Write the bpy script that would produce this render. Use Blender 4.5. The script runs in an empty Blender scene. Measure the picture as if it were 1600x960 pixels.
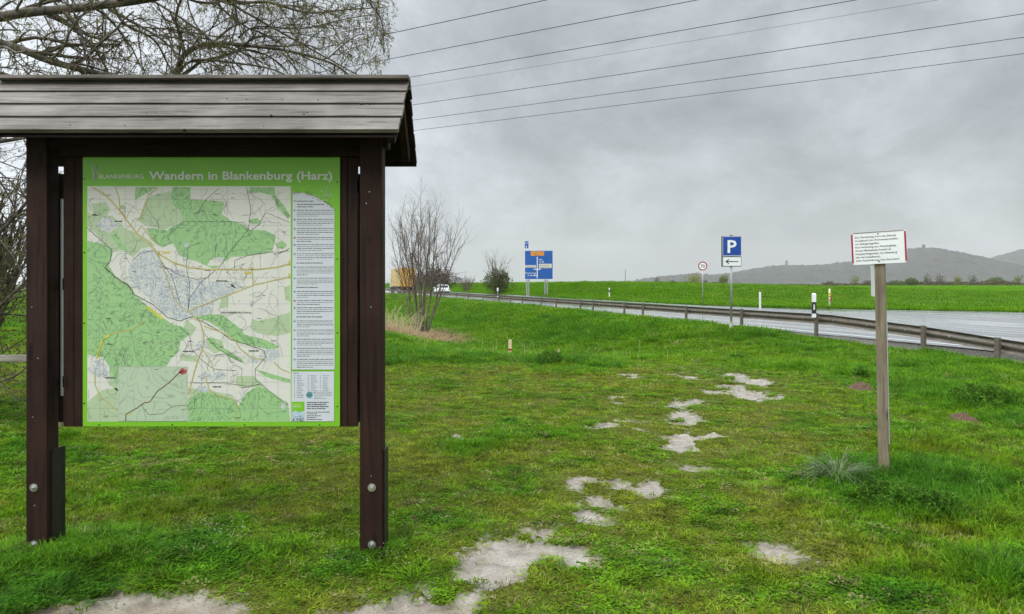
import bpy, bmesh, math, random
import numpy as np
from mathutils import Vector, Matrix, Euler
R = math.radians
random.seed(7); rng = np.random.default_rng(11)
scene = bpy.context.scene
COL = scene.collection

# ------------------------------------------------------------------ camera
EYE, FPX, HOR = 1.6, 1150.0, 444.0
cam_d = bpy.data.cameras.new("camera"); cam = bpy.data.objects.new("camera", cam_d); COL.objects.link(cam)
cam.location = (0, 0, EYE); cam.rotation_euler = (R(90), 0, 0)
cam_d.sensor_width = 36; cam_d.lens = 36 * FPX / 1600; cam_d.shift_y = -36 / 1600
cam_d.clip_start = 0.05; cam_d.clip_end = 30000
scene.camera = cam

# ------------------------------------------------------------------ light
SUN_EL, SUN_AZ = R(48), R(205)          # sun behind and a little left of the camera, behind thick cloud
sun_d = bpy.data.lights.new("sun", 'SUN'); sun = bpy.data.objects.new("sun", sun_d); COL.objects.link(sun)
sun_d.energy = 1.4; sun_d.angle = R(35); sun_d.color = (1, .97, .92)
sdir = Vector((math.sin(SUN_AZ)*math.cos(SUN_EL), math.cos(SUN_AZ)*math.cos(SUN_EL), math.sin(SUN_EL)))
sun.rotation_euler = (-sdir).to_track_quat('-Z', 'Y').to_euler()
w = bpy.data.worlds.new("World"); scene.world = w; w.use_nodes = True
nt = w.node_tree; N = nt.nodes; L = nt.links
for n in list(N): N.remove(n)
out = N.new('ShaderNodeOutputWorld'); bg = N.new('ShaderNodeBackground'); bg.inputs[1].default_value = 0.1
sky = N.new('ShaderNodeTexSky'); sky.sky_type = 'NISHITA'; sky.sun_disc = False
sky.sun_elevation = SUN_EL; sky.sun_rotation = SUN_AZ; sky.dust_density = 3
tc = N.new('ShaderNodeTexCoord'); sx = N.new('ShaderNodeSeparateXYZ'); L.new(tc.outputs['Generated'], sx.inputs[0])
def wm(op, a, b=None, c=None):
    m = N.new('ShaderNodeMath'); m.operation = op
    for i, v in enumerate((a, b, c)):
        if v is None: continue
        if isinstance(v, (int, float)): m.inputs[i].default_value = v
        else: L.new(v, m.inputs[i])
    return m.outputs[0]
cx = N.new('ShaderNodeCombineXYZ')
L.new(sx.outputs[0], cx.inputs[0]); L.new(sx.outputs[1], cx.inputs[1]); L.new(sx.outputs[2], cx.inputs[2])
mp = N.new('ShaderNodeMapping'); L.new(cx.outputs[0], mp.inputs[0])
mp.inputs['Rotation'].default_value = (0, R(-27), 0); mp.inputs['Scale'].default_value = (2.0, 1.4, 3.2); mp.inputs['Location'].default_value = (3.1, 1.7, 0)
n1 = N.new('ShaderNodeTexNoise'); L.new(mp.outputs[0], n1.inputs['Vector'])
n1.inputs['Scale'].default_value = 2.1; n1.inputs['Detail'].default_value = 10; n1.inputs['Roughness'].default_value = .62; n1.inputs['Distortion'].default_value = .2
rp = N.new('ShaderNodeValToRGB'); L.new(n1.outputs[0], rp.inputs[0])
e = rp.color_ramp.elements; e[0].position = .36; e[0].color = (.385, .412, .448, 1); e[1].position = .66; e[1].color = (.66, .705, .755, 1)
e2 = rp.color_ramp.elements.new(.5); e2.color = (.495, .53, .565, 1)
# near the horizon the cloud layers run together
ss = N.new('ShaderNodeMapRange'); ss.interpolation_type = 'SMOOTHSTEP'
L.new(sx.outputs[2], ss.inputs[0]); ss.inputs[1].default_value = 0.0; ss.inputs[2].default_value = .09
mh = N.new('ShaderNodeMixRGB'); L.new(ss.outputs[0], mh.inputs[0]); mh.inputs[1].default_value = (.495, .525, .555, 1); L.new(rp.outputs[0], mh.inputs[2])
# the left of the view (west) is brighter cloud
lw = N.new('ShaderNodeMapRange'); lw.interpolation_type = 'SMOOTHSTEP'; L.new(sx.outputs[0], lw.inputs[0])
lw.inputs[1].default_value = 0.05; lw.inputs[2].default_value = -.55; lw.inputs[3].default_value = .84; lw.inputs[4].default_value = 1.55
# overcast sky: zenith about 2.6 x the horizon
zen = N.new('ShaderNodeMapRange'); zen.interpolation_type = 'SMOOTHSTEP'; L.new(sx.outputs[2], zen.inputs[0])
zen.inputs[1].default_value = .30; zen.inputs[2].default_value = 1; zen.inputs[3].default_value = 9.0; zen.inputs[4].default_value = 47.0
tot = wm('MULTIPLY', lw.outputs[0], zen.outputs[0])
vm = N.new('ShaderNodeVectorMath'); vm.operation = 'SCALE'; L.new(mh.outputs[0], vm.inputs[0]); L.new(tot, vm.inputs['Scale'])
mx = N.new('ShaderNodeMixRGB'); mx.inputs[0].default_value = .94; L.new(sky.outputs[0], mx.inputs[1]); L.new(vm.outputs[0], mx.inputs[2])
L.new(mx.outputs[0], bg.inputs[0]); L.new(bg.outputs[0], out.inputs[0])
vs = scene.view_settings; vs.view_transform = 'Standard'; vs.look = 'None'; vs.gamma = 1; vs.use_curve_mapping = False
vs.exposure = 0.31
cy = scene.cycles
cy.max_bounces = 6; cy.diffuse_bounces = 3; cy.glossy_bounces = 3; cy.transmission_bounces = 4; cy.transparent_max_bounces = 8; cy.volume_bounces = 1
cy.use_denoising = True; cy.denoising_prefilter = 'NONE'
cy.sample_clamp_indirect = 4

# ------------------------------------------------------------------ helpers
def P(px, py, D):
    """photo pixel seen at depth D -> world point"""
    return Vector(((px - 800) / FPX * D, D, EYE + (HOR - py) / FPX * D))
def G(px, py, z=0.0):
    """photo pixel -> point on the level ground of height z"""
    D = (EYE - z) * FPX / (py - HOR)
    return ((px - 800) / FPX * D, D)

def sstep(a, b, x):
    t = np.clip((np.asarray(x, float) - a) / (b - a), 0, 1); return t * t * (3 - 2 * t)
def _h(ix, iy, s):
    n = (ix.astype(np.int64) * 374761393 + iy.astype(np.int64) * 668265263 + s * 974634777) & 0xffffffff
    n = ((n ^ (n >> 13)) * 1274126177) & 0xffffffff
    return ((n ^ (n >> 16)) & 0xffff) / 65535.0
def vnoise(x, y, s=0):
    x = np.asarray(x, float); y = np.asarray(y, float)
    ix = np.floor(x); iy = np.floor(y); fx = x - ix; fy = y - iy
    fx = fx * fx * (3 - 2 * fx); fy = fy * fy * (3 - 2 * fy)
    a = _h(ix, iy, s); b = _h(ix + 1, iy, s); c = _h(ix, iy + 1, s); d = _h(ix + 1, iy + 1, s)
    return (a + (b - a) * fx) * (1 - fy) + (c + (d - c) * fx) * fy
def fbm(x, y, o=4, s=0):
    t = 0; a = .5; tot = 0
    for i in range(o):
        t = t + a * vnoise(x * 2 ** i, y * 2 ** i, s + i * 17); tot += a; a *= .5
    return t / tot

def tag(o, label=None, cat=None, group=None, kind=None):
    if label: o["label"] = label
    if cat: o["category"] = cat
    if group: o["group"] = group
    if kind: o["kind"] = kind
    return o
def empty(name, loc=(0, 0, 0), rz=0, label=None, cat=None, group=None):
    o = bpy.data.objects.new(name, None); COL.objects.link(o); o.empty_display_size = .2
    o.location = loc; o.rotation_euler = (0, 0, rz)
    return tag(o, label, cat, group)
def copy_tree(o, parent=None):
    c = o.copy(); COL.objects.link(c)
    if parent is not None: c.parent = parent
    for ch in [k for k in bpy.data.objects if k.parent == o]: copy_tree(ch, c)
    return c

class MB:
    """collects geometry, links it as ONE mesh object"""
    def __init__(s): s.v = []; s.f = []; s.m = []; s.mi = 0
    def add(s, vs, fs, M=None):
        b = len(s.v)
        for p in vs:
            p = Vector(p)
            if M is not None: p = M @ p
            s.v.append((p.x, p.y, p.z))
        for f in fs: s.f.append(tuple(b + i for i in f)); s.m.append(s.mi)
        return s
    def box(s, c, d, M=None, bev=0.0):
        x, y, z = d[0] / 2, d[1] / 2, d[2] / 2
        if bev <= 0:
            vs = [(c[0] + i * x, c[1] + j * y, c[2] + k * z) for i in (-1, 1) for j in (-1, 1) for k in (-1, 1)]
            fs = [(0, 1, 3, 2), (4, 6, 7, 5), (0, 4, 5, 1), (2, 3, 7, 6), (0, 2, 6, 4), (1, 5, 7, 3)]
            return s.add(vs, fs, M)
        bm = bmesh.new(); bmesh.ops.create_cube(bm, size=1)
        bmesh.ops.scale(bm, vec=d, verts=bm.verts)
        bmesh.ops.bevel(bm, geom=bm.edges[:], offset=bev, segments=2, affect='EDGES', profile=.6)
        bmesh.ops.translate(bm, vec=c, verts=bm.verts)
        bm.verts.index_update()
        s.add([v.co.copy() for v in bm.verts], [tuple(v.index for v in f.verts) for f in bm.faces], M); bm.free()
        return s
    def prism(s, pts, d0, d1, M=None):
        """2-D outline (x,z) extruded in y from d0 to d1"""
        n = len(pts); vs = [(a, d0, b) for a, b in pts] + [(a, d1, b) for a, b in pts]
        fs = [tuple(range(n)), tuple(range(2 * n - 1, n - 1, -1))] + [(i, i + n, (i + 1) % n + n, (i + 1) % n) for i in range(n)]
        return s.add(vs, fs, M)
    def tube(s, pts, rad, n=6, cap=True, M=None):
        pts = [Vector(p) for p in pts]
        if isinstance(rad, (int, float)): rad = [rad] * len(pts)
        b = []; prev = None
        for i, p in enumerate(pts):
            t = (pts[min(i + 1, len(pts) - 1)] - pts[max(i - 1, 0)])
            if t.length < 1e-9: t = Vector((0, 0, 1))
            t.normalize()
            if prev is None:
                a = t.cross(Vector((0, 0, 1)) if abs(t.z) < .9 else Vector((1, 0, 0))).normalized()
            else:
                a = (prev - t * prev.dot(t))
                a = a.normalized() if a.length > 1e-6 else t.orthogonal().normalized()
            prev = a; c = t.cross(a)
            for k in range(n):
                q = 2 * math.pi * k / n
                b.append(p + (a * math.cos(q) + c * math.sin(q)) * rad[i])
        fs = [(i * n + k, i * n + (k + 1) % n, (i + 1) * n + (k + 1) % n, (i + 1) * n + k) for i in range(len(pts) - 1) for k in range(n)]
        if cap and n > 2: fs += [tuple(range(n - 1, -1, -1)), tuple(range((len(pts) - 1) * n, len(pts) * n))]
        return s.add(b, fs, M)
    def disc(s, c, r, n=20, d=.004, M=None):
        return s.tube([c, (c[0], c[1] - d, c[2])], r, n, True, M)
    def build(s, name, mat, parent=None, smooth=False):
        me = bpy.data.meshes.new(name); me.from_pydata(s.v, [], s.f); me.validate(clean_customdata=False)
        for m in (mat if isinstance(mat, (list, tuple)) else [mat]): me.materials.append(m)
        if isinstance(mat, (list, tuple)) and len(me.polygons) == len(s.m): me.polygons.foreach_set('material_index', s.m)
        bm = bmesh.new(); bm.from_mesh(me)
        if len(bm.faces) < 60000 and not getattr(s, 'keep', False): bmesh.ops.recalc_face_normals(bm, faces=bm.faces)
        bm.to_mesh(me); bm.free()
        if smooth: me.polygons.foreach_set('use_smooth', [True] * len(me.polygons))
        o = bpy.data.objects.new(name, me); COL.objects.link(o)
        if parent is not None: o.parent = parent
        return o
def np_mesh(name, V, F, mat, parent=None, smooth=False, link=True):
    V = np.asarray(V, np.float32); F = np.asarray(F, np.int32)
    me = bpy.data.meshes.new(name); me.vertices.add(len(V)); me.vertices.foreach_set('co', V.ravel())
    k = F.shape[1]; me.loops.add(F.size); me.loops.foreach_set('vertex_index', F.ravel())
    me.polygons.add(len(F)); me.polygons.foreach_set('loop_start', np.arange(0, F.size, k, dtype=np.int32))
    me.polygons.foreach_set('loop_total', np.full(len(F), k, np.int32))
    if smooth: me.polygons.foreach_set('use_smooth', np.ones(len(F), bool))
    me.update(calc_edges=True); me.validate()
    if mat: me.materials.append(mat)
    o = bpy.data.objects.new(name, me)
    if link: COL.objects.link(o)
    if parent is not None: o.parent = parent
    return o
def text_geo(t, width=None, height=None, align='LEFT', spacing=1.0, bold=0.0):
    """flat text as (verts2d, faces); scaled so that its width / cap height fit"""
    cu = bpy.data.curves.new('t', 'FONT'); cu.body = t; cu.size = 1; cu.offset = bold; cu.space_character = spacing; cu.resolution_u = 2
    ob = bpy.data.objects.new('t', cu); me = ob.to_mesh()
    V = [(v.co.x, v.co.y) for v in me.vertices]; F = [tuple(p.vertices) for p in me.polygons]
    ob.to_mesh_clear(); bpy.data.objects.remove(ob); bpy.data.curves.remove(cu)
    if not V: return [], []
    x0 = min(v[0] for v in V); x1 = max(v[0] for v in V)
    ky = (height / .73) if height else None
    kx = (width / (x1 - x0)) if width else ky
    if ky is None: ky = kx
    ax = {'LEFT': x0, 'CENTER': (x0 + x1) / 2, 'RIGHT': x1}[align]
    return [((x - ax) * kx, y * ky) for x, y in V], F

# ------------------------------------------------------------------ materials
class Mat:
    def __init__(s, name, col=(.5, .5, .5), rough=.7, metal=0, spec=.5):
        s.m = bpy.data.materials.new(name); s.m.use_nodes = True; s.t = s.m.node_tree; s.n = s.t.nodes; s.l = s.t.links
        s.b = s.n['Principled BSDF']; s.b.inputs['Base Color'].default_value = (*col, 1); s.b.inputs['Roughness'].default_value = rough
        s.b.inputs['Metallic'].default_value = metal; s.b.inputs['Specular IOR Level'].default_value = spec
        s.o = s.n['Material Output']
    def node(s, t, **k):
        x = s.n.new(t)
        for a, b in k.items(): setattr(x, a, b)
        return x
    def pos(s, kind='Object', scale=(1, 1, 1), rot=(0, 0, 0)):
        if kind == 'World': o = s.node('ShaderNodeNewGeometry').outputs['Position']
        else: o = s.node('ShaderNodeTexCoord').outputs[kind]
        m = s.node('ShaderNodeMapping'); m.inputs['Scale'].default_value = scale; m.inputs['Rotation'].default_value = rot
        s.l.new(o, m.inputs[0]); return m.outputs[0]
    def noise(s, vec, scale=5, detail=4, rough=.55, dist=0):
        x = s.node('ShaderNodeTexNoise'); s.l.new(vec, x.inputs['Vector']); x.inputs['Scale'].default_value = scale
        x.inputs['Detail'].default_value = detail; x.inputs['Roughness'].default_value = rough; x.inputs['Distortion'].default_value = dist
        return x.outputs[0]
    def ramp(s, fac, stops, interp='LINEAR'):
        x = s.node('ShaderNodeValToRGB'); s.l.new(fac, x.inputs[0]); x.color_ramp.interpolation = interp
        e = x.color_ramp.elements
        while len(e) < len(stops): e.new(.5)
        for i, (p, c) in enumerate(stops):
            e[i].position = p; e[i].color = (*c, 1) if len(c) == 3 else c
        return x.outputs[0]
    def mix(s, fac, a, b, mode='MIX'):
        x = s.node('ShaderNodeMixRGB', blend_type=mode)
        for i, v in enumerate((fac, a, b)):
            if isinstance(v, (int, float)): x.inputs[i].default_value = v
            elif isinstance(v, tuple): x.inputs[i].default_value = (*v, 1)
            else: s.l.new(v, x.inputs[i])
        return x.outputs[0]
    def math(s, op, a, b=None, c=None, clamp=False):
        x = s.node('ShaderNodeMath', operation=op, use_clamp=clamp)
        for i, v in enumerate((a, b, c)):
            if v is None: continue
            if isinstance(v, (int, float)): x.inputs[i].default_value = v
            else: s.l.new(v, x.inputs[i])
        return x.outputs[0]
    def rng(s, v, a, b, c=0, d=1, smooth=True):
        x = s.node('ShaderNodeMapRange'); x.interpolation_type = 'SMOOTHSTEP' if smooth else 'LINEAR'
        s.l.new(v, x.inputs[0])
        for i, q in enumerate((a, b, c, d)): x.inputs[i + 1].default_value = q
        return x.outputs[0]
    def attr(s, name, typ='GEOMETRY'):
        x = s.node('ShaderNodeAttribute', attribute_name=name, attribute_type=typ); return x.outputs['Fac']
    def color(s, c): s.l.new(c, s.b.inputs['Base Color']); return s
    def rough(s, c): s.l.new(c, s.b.inputs['Roughness']); return s
    def bump(s, h, strength=.3, dist=.01):
        x = s.node('ShaderNodeBump'); x.inputs['Strength'].default_value = strength; x.inputs['Distance'].default_value = dist
        s.l.new(h, x.inputs['Height']); s.l.new(x.outputs[0], s.b.inputs['Normal']); return s

def simple(name, col, rough=.7, metal=0, var=.18, scale=8, bump=0, spec=.5):
    m = Mat(name, col, rough, metal, spec); v = m.pos()
    n = m.noise(v, scale, 5, .6)
    d = tuple(c * (1 - var) for c in col); b = tuple(min(1, c * (1 + var)) for c in col)
    m.color(m.ramp(n, [(.3, d), (.7, b)]))
    if bump: m.bump(m.noise(v, scale * 6, 3), bump, .004)
    return m.m
def wood(name, dark, light, axis='x', rough=.75, bump=.4, knots=True, grain=1.0, spec=.4):
    m = Mat(name, light, rough, 0, spec)
    sc = {'x': (1.2, 26, 26), 'z': (26, 26, 1.2), 'y': (26, 1.2, 26)}[axis]
    v = m.pos('Object', tuple(q * grain for q in sc)); v2 = m.pos('Object')
    g = m.noise(v, 1.6, 6, .65, .6); big = m.noise(v2, 2.2, 4, .6)
    c = m.ramp(g, [(.3, dark), (.48, tuple(a * .35 + b * .65 for a, b in zip(dark, light))), (.70, light)])
    ck = m.noise(m.pos('Object', tuple(q * grain * 1.3 for q in sc), (0, 0, 0)), 1.1, 3, .5, .3); c = m.mix(m.rng(ck, .57, .66, 0, .6), c, tuple(q * .5 for q in dark))
    c = m.mix(m.rng(big, .35, .7, 0, .45), c, tuple(q * .62 for q in dark))
    if knots:
        vo = m.node('ShaderNodeTexVoronoi'); vo.inputs['Scale'].default_value = 1
        kv = m.pos('Object', {'x': (2.2, 7, 7), 'z': (7, 7, 2.2), 'y': (7, 2.2, 7)}[axis]); m.l.new(kv, vo.inputs['Vector'])
        c = m.mix(m.rng(vo.outputs['Distance'], .16, .06, 0, .75), c, tuple(q * .35 for q in dark))
    m.color(c); m.bump(g, bump, .003)
    m.rough(m.rng(big, .3, .7, rough - .12, rough + .1))
    return m.m

# ------------------------------------------------------------------ terrain
DX, DY = -.2785, .9604                       # direction of the road
def rail_x(Y): return 16.2 - .29 * Y
FAR = [(-60, 120.0), (-10, 95.0), (12, 80.0), (29, 50.0), (41.4, 28.8), (46.9, 20.4), (50.5, 16.6), (58, 13.2), (68, 10.6), (80, 7.5), (700, 30.7 - .29 * 700)]
def far_x(Y): return np.interp(Y, [a for a, b in FAR], [b for a, b in FAR])
def height(X, Y):
    X = np.asarray(X, float); Y = np.asarray(Y, float)
    e = (X - rail_x(Y)) / 1.041
    near = sstep(60, 30, Y)
    z = ((fbm(X * .9, Y * .9, 3, 3) - .5) * .09 + (fbm(X * 4, Y * 4, 2, 5) - .5) * .025) * (near * .8 + .2) * sstep(1.2, -.6, e)
    ditch = sstep(-14.5, -8.5, e) * sstep(-1.6, -8.0, e)
    z = z - ditch * 1.0 * sstep(13, 28, Y)
    z = z - .15 * sstep(25, 18, Y) * sstep(-7, -3, e) * sstep(.32, .1, e)
    on = sstep(-.1, .22, e)
    z = z - .05 * on
    g = X - far_x(Y)
    hb = 1.80 * sstep(56, 102, Y); S = sstep(.6, 8.5, g)
    wv = (fbm(X * .35, Y * .25, 3, 9) - .5) * .22 * sstep(1, 5, g) * sstep(60, 95, Y) * sstep(30, 12, g)
    a = hb * S + wv; b = .85 * sstep(20, 260, g)
    m = sstep(10, 85, g)
    z = z + (a * (1 - m) + b * m) * (g > 0)
    return z

def poly_px(pts): return np.array([G(x, y) for x, y in pts])
def z3(u): return [(600 + a / 2.667, 700 + b / 2.667) for a, b in u]
def z2(u): return [(600 + a / 3, 480 + b / 3) for a, b in u]
def z5(u): return [(1060 + a / 2.963, 480 + b / 2.963) for a, b in u]
def z4(u): return [(1100 + a / 3, 640 + b / 3) for a, b in u]
def z1(u): return [(a / 2.58, 640 + b / 2.58) for a, b in u]
MUD = [poly_px(p) for p in [
 z3([(340,460),(430,420),(470,370),(600,330),(700,322),(800,345),(860,390),(870,440),(940,470),(960,505),(920,545),(860,555),(780,520),(700,530),(690,570),(640,578),(600,545),(500,545),(440,565),(380,520)]),
 z3([(-30,720),(20,630),(60,590),(120,570),(240,565),(330,580),(400,585),(350,630),(420,720),(440,900),(-60,900)]),
 z3([(790,155),(815,123),(880,130),(960,155),(997,190),(960,222),(905,215),(912,185),(850,165)]),
 z3([(988,132),(1050,150),(1110,155),(1160,138),(1202,157),(1170,182),(1100,197),(1060,180),(1010,155)]),
 z3([(815,222),(870,248),(928,265),(905,290),(845,284),(825,255)]),
 z3([(1100,468),(1180,455),(1250,462),(1240,478),(1130,485)]),
 z4([(103,640),(180,628),(250,623),(300,655),(340,650),(410,650),(462,690),(400,705),(340,722),(300,752),(230,722),(150,700)]),
 z5([(150,295),(260,293),(300,318),(370,335),(450,348),(492,365),(440,372),(350,352),(230,347),(195,318)]),
 z5([(148,385),(215,358),(292,363),(282,390),(230,408),(170,402)]),
 z5([(293,405),(340,398),(402,397),(432,410),(370,427),(310,422)]),
 z5([(-62,435),(50,416),(102,430),(122,455),(60,467),(0,458)]),
 z5([(-25,500),(40,483),(70,500),(112,515),(40,527),(0,522)]),
 z5([(-55,590),(20,553),(100,558),(182,578),(162,602),(202,640),(100,660),(0,655),(-65,640)]),
 z5([(-2,315),(50,320),(52,334),(10,331)]),
 z2([(1108,312),(1150,307),(1182,312),(1186,325),(1120,329)]),
 z2([(1355,315),(1435,327),(1432,339),(1380,333)]),
 z2([(1085,420),(1130,419),(1127,438),(1090,436)]),
 z2([(978,526),(1060,516),(1150,535),(1188,570),(1130,567),(1090,555),(1010,560)]),
 z2([(385,597),(440,597),(436,609),(390,609)]),
 z2([(1400,730),(1450,726),(1468,760),(1420,752)]),
 z1([(0,900),(20,835),(80,770),(130,757),(280,762),(430,748),(470,718),(600,716),(640,750),(740,765),(900,772),(1000,802),(1080,860),(1150,960),(0,1100),(-200,1000)]),
 z1([(1300,850),(1380,800),(1480,770),(1560,762),(1640,700),(1700,900),(1300,960)]),
]]
def sdist(poly, X, Y):
    """signed distance in m, positive inside"""
    d = np.full(X.shape, 1e9); ins = np.zeros(X.shape, bool); n = len(poly)
    for i in range(n):
        ax, ay = poly[i]; bx, by = poly[(i + 1) % n]
        vx, vy = bx - ax, by - ay
        t = np.clip(((X - ax) * vx + (Y - ay) * vy) / (vx * vx + vy * vy + 1e-9), 0, 1)
        d = np.minimum(d, np.hypot(X - ax - t * vx, Y - ay - t * vy))
        c = ((ay > Y) != (by > Y)) & (X < (bx - ax) * (Y - ay) / (by - ay + 1e-12) + ax)
        ins ^= c
    return np.where(ins, d, -d)
def mud(X, Y):
    X = np.asarray(X, float); Y = np.asarray(Y, float)
    res = np.full(X.shape, -.6)
    wx = (fbm(X * 3.2, Y * 2.2, 3, 21) - .5) * .28 * np.clip(Y / 7, .6, 2); wy = (fbm(X * 3.2, Y * 2.2, 3, 22) - .5) * .45 * np.clip(Y / 7, .6, 2)
    for p in MUD:
        lo = p.min(0) - .9; hi = p.max(0) + .9
        k = (X > lo[0]) & (X < hi[0]) & (Y > lo[1]) & (Y < hi[1])
        if not k.any(): continue
        s = sdist(p, X[k] + wx[k], Y[k] + wy[k]); res[k] = np.maximum(res[k], s)
    # islands of grass left standing in the bare earth
    res = np.where(res > -.3, res + .045 + .012 * np.clip(Y - 3.5, 0, 6), res); isl = fbm(X * 4.6 + 5, Y * 3.2, 4, 31) - .12 * (Y < 3.75)
    res = np.where(res > -.2, res - .50 * sstep(.55, .66, isl) * sstep(.65, .15, res), res)
    return np.clip(res, -.6, .6)

WEAR = [G(*q) for q in [(690, 960), (860, 875), (960, 760), (1080, 690), (1110, 620), (1130, 590), (1020, 560)]]
def seg_d(pts, X, Y):
    d = np.full(np.shape(X), 1e9)
    for (ax, ay), (bx, by) in zip(pts[:-1], pts[1:]):
        vx, vy = bx - ax, by - ay
        t = np.clip(((X - ax) * vx + (Y - ay) * vy) / (vx * vx + vy * vy), 0, 1)
        d = np.minimum(d, np.hypot(X - ax - t * vx, Y - ay - t * vy))
    return d
LUSH = [(30, 880, .55, 1), (150, 870, .5, 1), (300, 865, .5, .7), (420, 870, .4, .6), (60, 920, .35, .8), (600, 870, .45, 1), (655, 895, .38, 1), (520, 900, .35, .7),
        (700, 830, .35, .5), (740, 695, .75, .8), (820, 735, .5, .4), (1340, 735, .5, .9), (1420, 770, .8, 1), (1290, 800, .5, .4), (860, 560, .7, 1), (1540, 620, 1.1, 1), (1345, 583, .6, .8),
        (1440, 740, .6, .8), (1500, 800, .6, .6), (1550, 900, .6, .5), (1430, 905, .45, .5), (640, 560, 1.6, .6), (1450, 690, .3, .5), (1180, 890, .2, .3), (270, 760, .9, .5), (380, 745, .7, .4), (40, 700, 1.2, .5), (560, 930, .3, .5)]
LUSHG = [(*G(x, y), r, a) for x, y, r, a in LUSH]
def lush(X, Y):
    r = np.zeros(np.shape(X))
    for gx, gy, rad, a in LUSHG: r = np.maximum(r, a * np.exp(-(((X - gx) / rad) ** 2 + ((Y - gy) / (rad * 1.15)) ** 2)))
    n = fbm(X * .8 + 3, Y * .6, 4, 41)
    n2 = fbm(X * 2.3, Y * 1.7, 3, 42)
    r = r + sstep(.52, .75, n) * .38 + sstep(.58, .8, n2) * .25
    wd = seg_d(WEAR, X, Y)
    r = r - .55 * np.exp(-(wd / 1.1) ** 2)
    cz = np.exp(-(((X + 2.1) / 2.0) ** 2 + ((Y - 7.0) / 1.3) ** 2))      # trodden strip behind the board
    r = r - .45 * cz - .35 * np.exp(-(((X + .6) / 2.4) ** 2 + ((Y - 11.0) / 1.8) ** 2))
    r = r + .45 * sstep(13.5, 17, Y + .25 * X) + .25 * sstep(2.2, 4.4, X) * sstep(14, 8, Y)
    return np.clip(r, 0, 1)
TX, TY = -4.3, 35.0
def dry(X, Y):
    n = fbm(X * .7, Y * .7, 3, 51)
    d = np.hypot((X - TX + .9) / 3.1, (Y - TY + 1.5) / 6.5)
    r = sstep(1.25, .75, d + (n - .5) * .6)
    d2 = np.hypot((X + 9) / 4.5, (Y - 36) / 4)
    return np.maximum(r, sstep(1.1, .7, d2 + (n - .5) * .6))

# one ground sheet: finer rows near the place, reaching the horizon
ys = [-40, -20, -10, -5, -2, 0, .8, 1.6, 2.2, 2.6]
y = 2.8
while y < 3600:
    ys.append(y); y *= (1.0055 if y < 45 else (1.011 if y < 160 else 1.05))
ys = np.array(ys); us = np.concatenate([np.linspace(-3.2, -1.05, 44), np.linspace(-1.04, 1.04, 400), np.linspace(1.05, 3.2, 44)])
WY = np.maximum(ys, 3.0)
GX = us[None, :] * WY[:, None]; GY = np.repeat(ys[:, None], len(us), 1)
GZ = height(GX, GY); GM = np.where(GY < 40, mud(GX, GY), -.6)
inm = sstep(-.06, .12, GM)
GZ = GZ - inm * .035 + inm * (fbm(GX * 9, GY * 9, 3, 61) - .5) * .022
nr, nc = GX.shape; idx = np.arange(nr * nc).reshape(nr, nc)
F = np.stack([idx[:-1, :-1], idx[:-1, 1:], idx[1:, 1:], idx[1:, :-1]], -1).reshape(-1, 4)
gm = Mat('ground_soil_and_turf', (.2, .2, .1), .8)
pw = gm.pos('World')
a_m, a_l, a_d, a_f = (gm.attr(k) for k in ('mud', 'lush', 'dry', 'zone'))
nf = gm.noise(pw, 60, 5, .65); nm = gm.noise(pw, 9, 5, .6); nb = gm.noise(pw, 1.3, 4, .6)
turf = gm.mix(a_l, gm.ramp(nf, [(.35, (.022, .026, .006)), (.65, (.12, .14, .018))]), gm.ramp(nf, [(.3, (.022, .045, .005)), (.7, (.065, .125, .010))]))  # dark tones hold both bare soil and the shade between blades
turf = gm.mix(gm.rng(nb, .45, .75, 0, .4), turf, (.10, .095, .04))
turf = gm.mix(a_d, turf, gm.ramp(nm, [(.3, (.13, .085, .04)), (.7, (.30, .22, .12))]))
wet = gm.noise(pw, 3.2, 4, .6)
earth = gm.ramp(nm, [(.25, (.15, .125, .10)), (.5, (.30, .265, .22)), (.8, (.40, .365, .31))])
earth = gm.mix(gm.rng(nf, .56, .66, 0, .75), earth, (.085, .062, .042)); pb = gm.node('ShaderNodeTexVoronoi'); gm.l.new(pw, pb.inputs['Vector']); pb.inputs['Scale'].default_value = 38; earth = gm.mix(gm.rng(pb.outputs['Distance'], .22, .12, 0, .6), earth, (.12, .10, .08))
xyz = gm.node('ShaderNodeSeparateXYZ'); gm.l.new(pw, xyz.inputs[0]); earth = gm.mix(gm.rng(xyz.outputs[1], 3.78, 3.5, 0, .85), earth, (.22, .15, .095))
earth = gm.mix(gm.rng(wet, .5, .7, 0, .45), earth, (.17, .13, .09))
md = gm.math('ADD', a_m, gm.math('MULTIPLY', gm.math('SUBTRACT', gm.noise(pw, 14, 6, .7), .5), .42))
mk = gm.rng(md, -.02, .07)
c = gm.mix(mk, turf, earth)
# young crop field: fine drill rows and tractor lines
rows = gm.node('ShaderNodeTexWave', wave_type='BANDS', bands_direction='X'); rv = gm.pos('World', (1, 1, 1), (0, 0, R(-62))); gm.l.new(rv, rows.inputs['Vector'])
rows.inputs['Scale'].default_value = .55; rows.inputs['Distortion'].default_value = 1.5; rows.inputs['Detail'].default_value = 3
fn = gm.noise(gm.pos('World', (.05, .25, 1)), 1.5, 6, .6); fn2 = gm.noise(pw, 2.0, 6, .7)
crop = gm.mix(gm.rng(fn, .3, .7), (.068, .17, .001), (.105, .24, .002))
crop = gm.mix(gm.rng(fn2, .35, .75, 0, .55), crop, (.06, .15, .003))
crop = gm.mix(gm.math('MULTIPLY', rows.outputs['Fac'], .18), crop, (.06, .15, .003))
c = gm.mix(a_f, c, crop)
gm.color(c)
gm.rough(gm.math('ADD', gm.math('MULTIPLY', mk, gm.rng(wet, .34, .52, -.42, -.80)), .88))
gm.bump(gm.math('ADD', nf, gm.math('MULTIPLY', nm, 1.5)), .6, .012)
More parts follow.
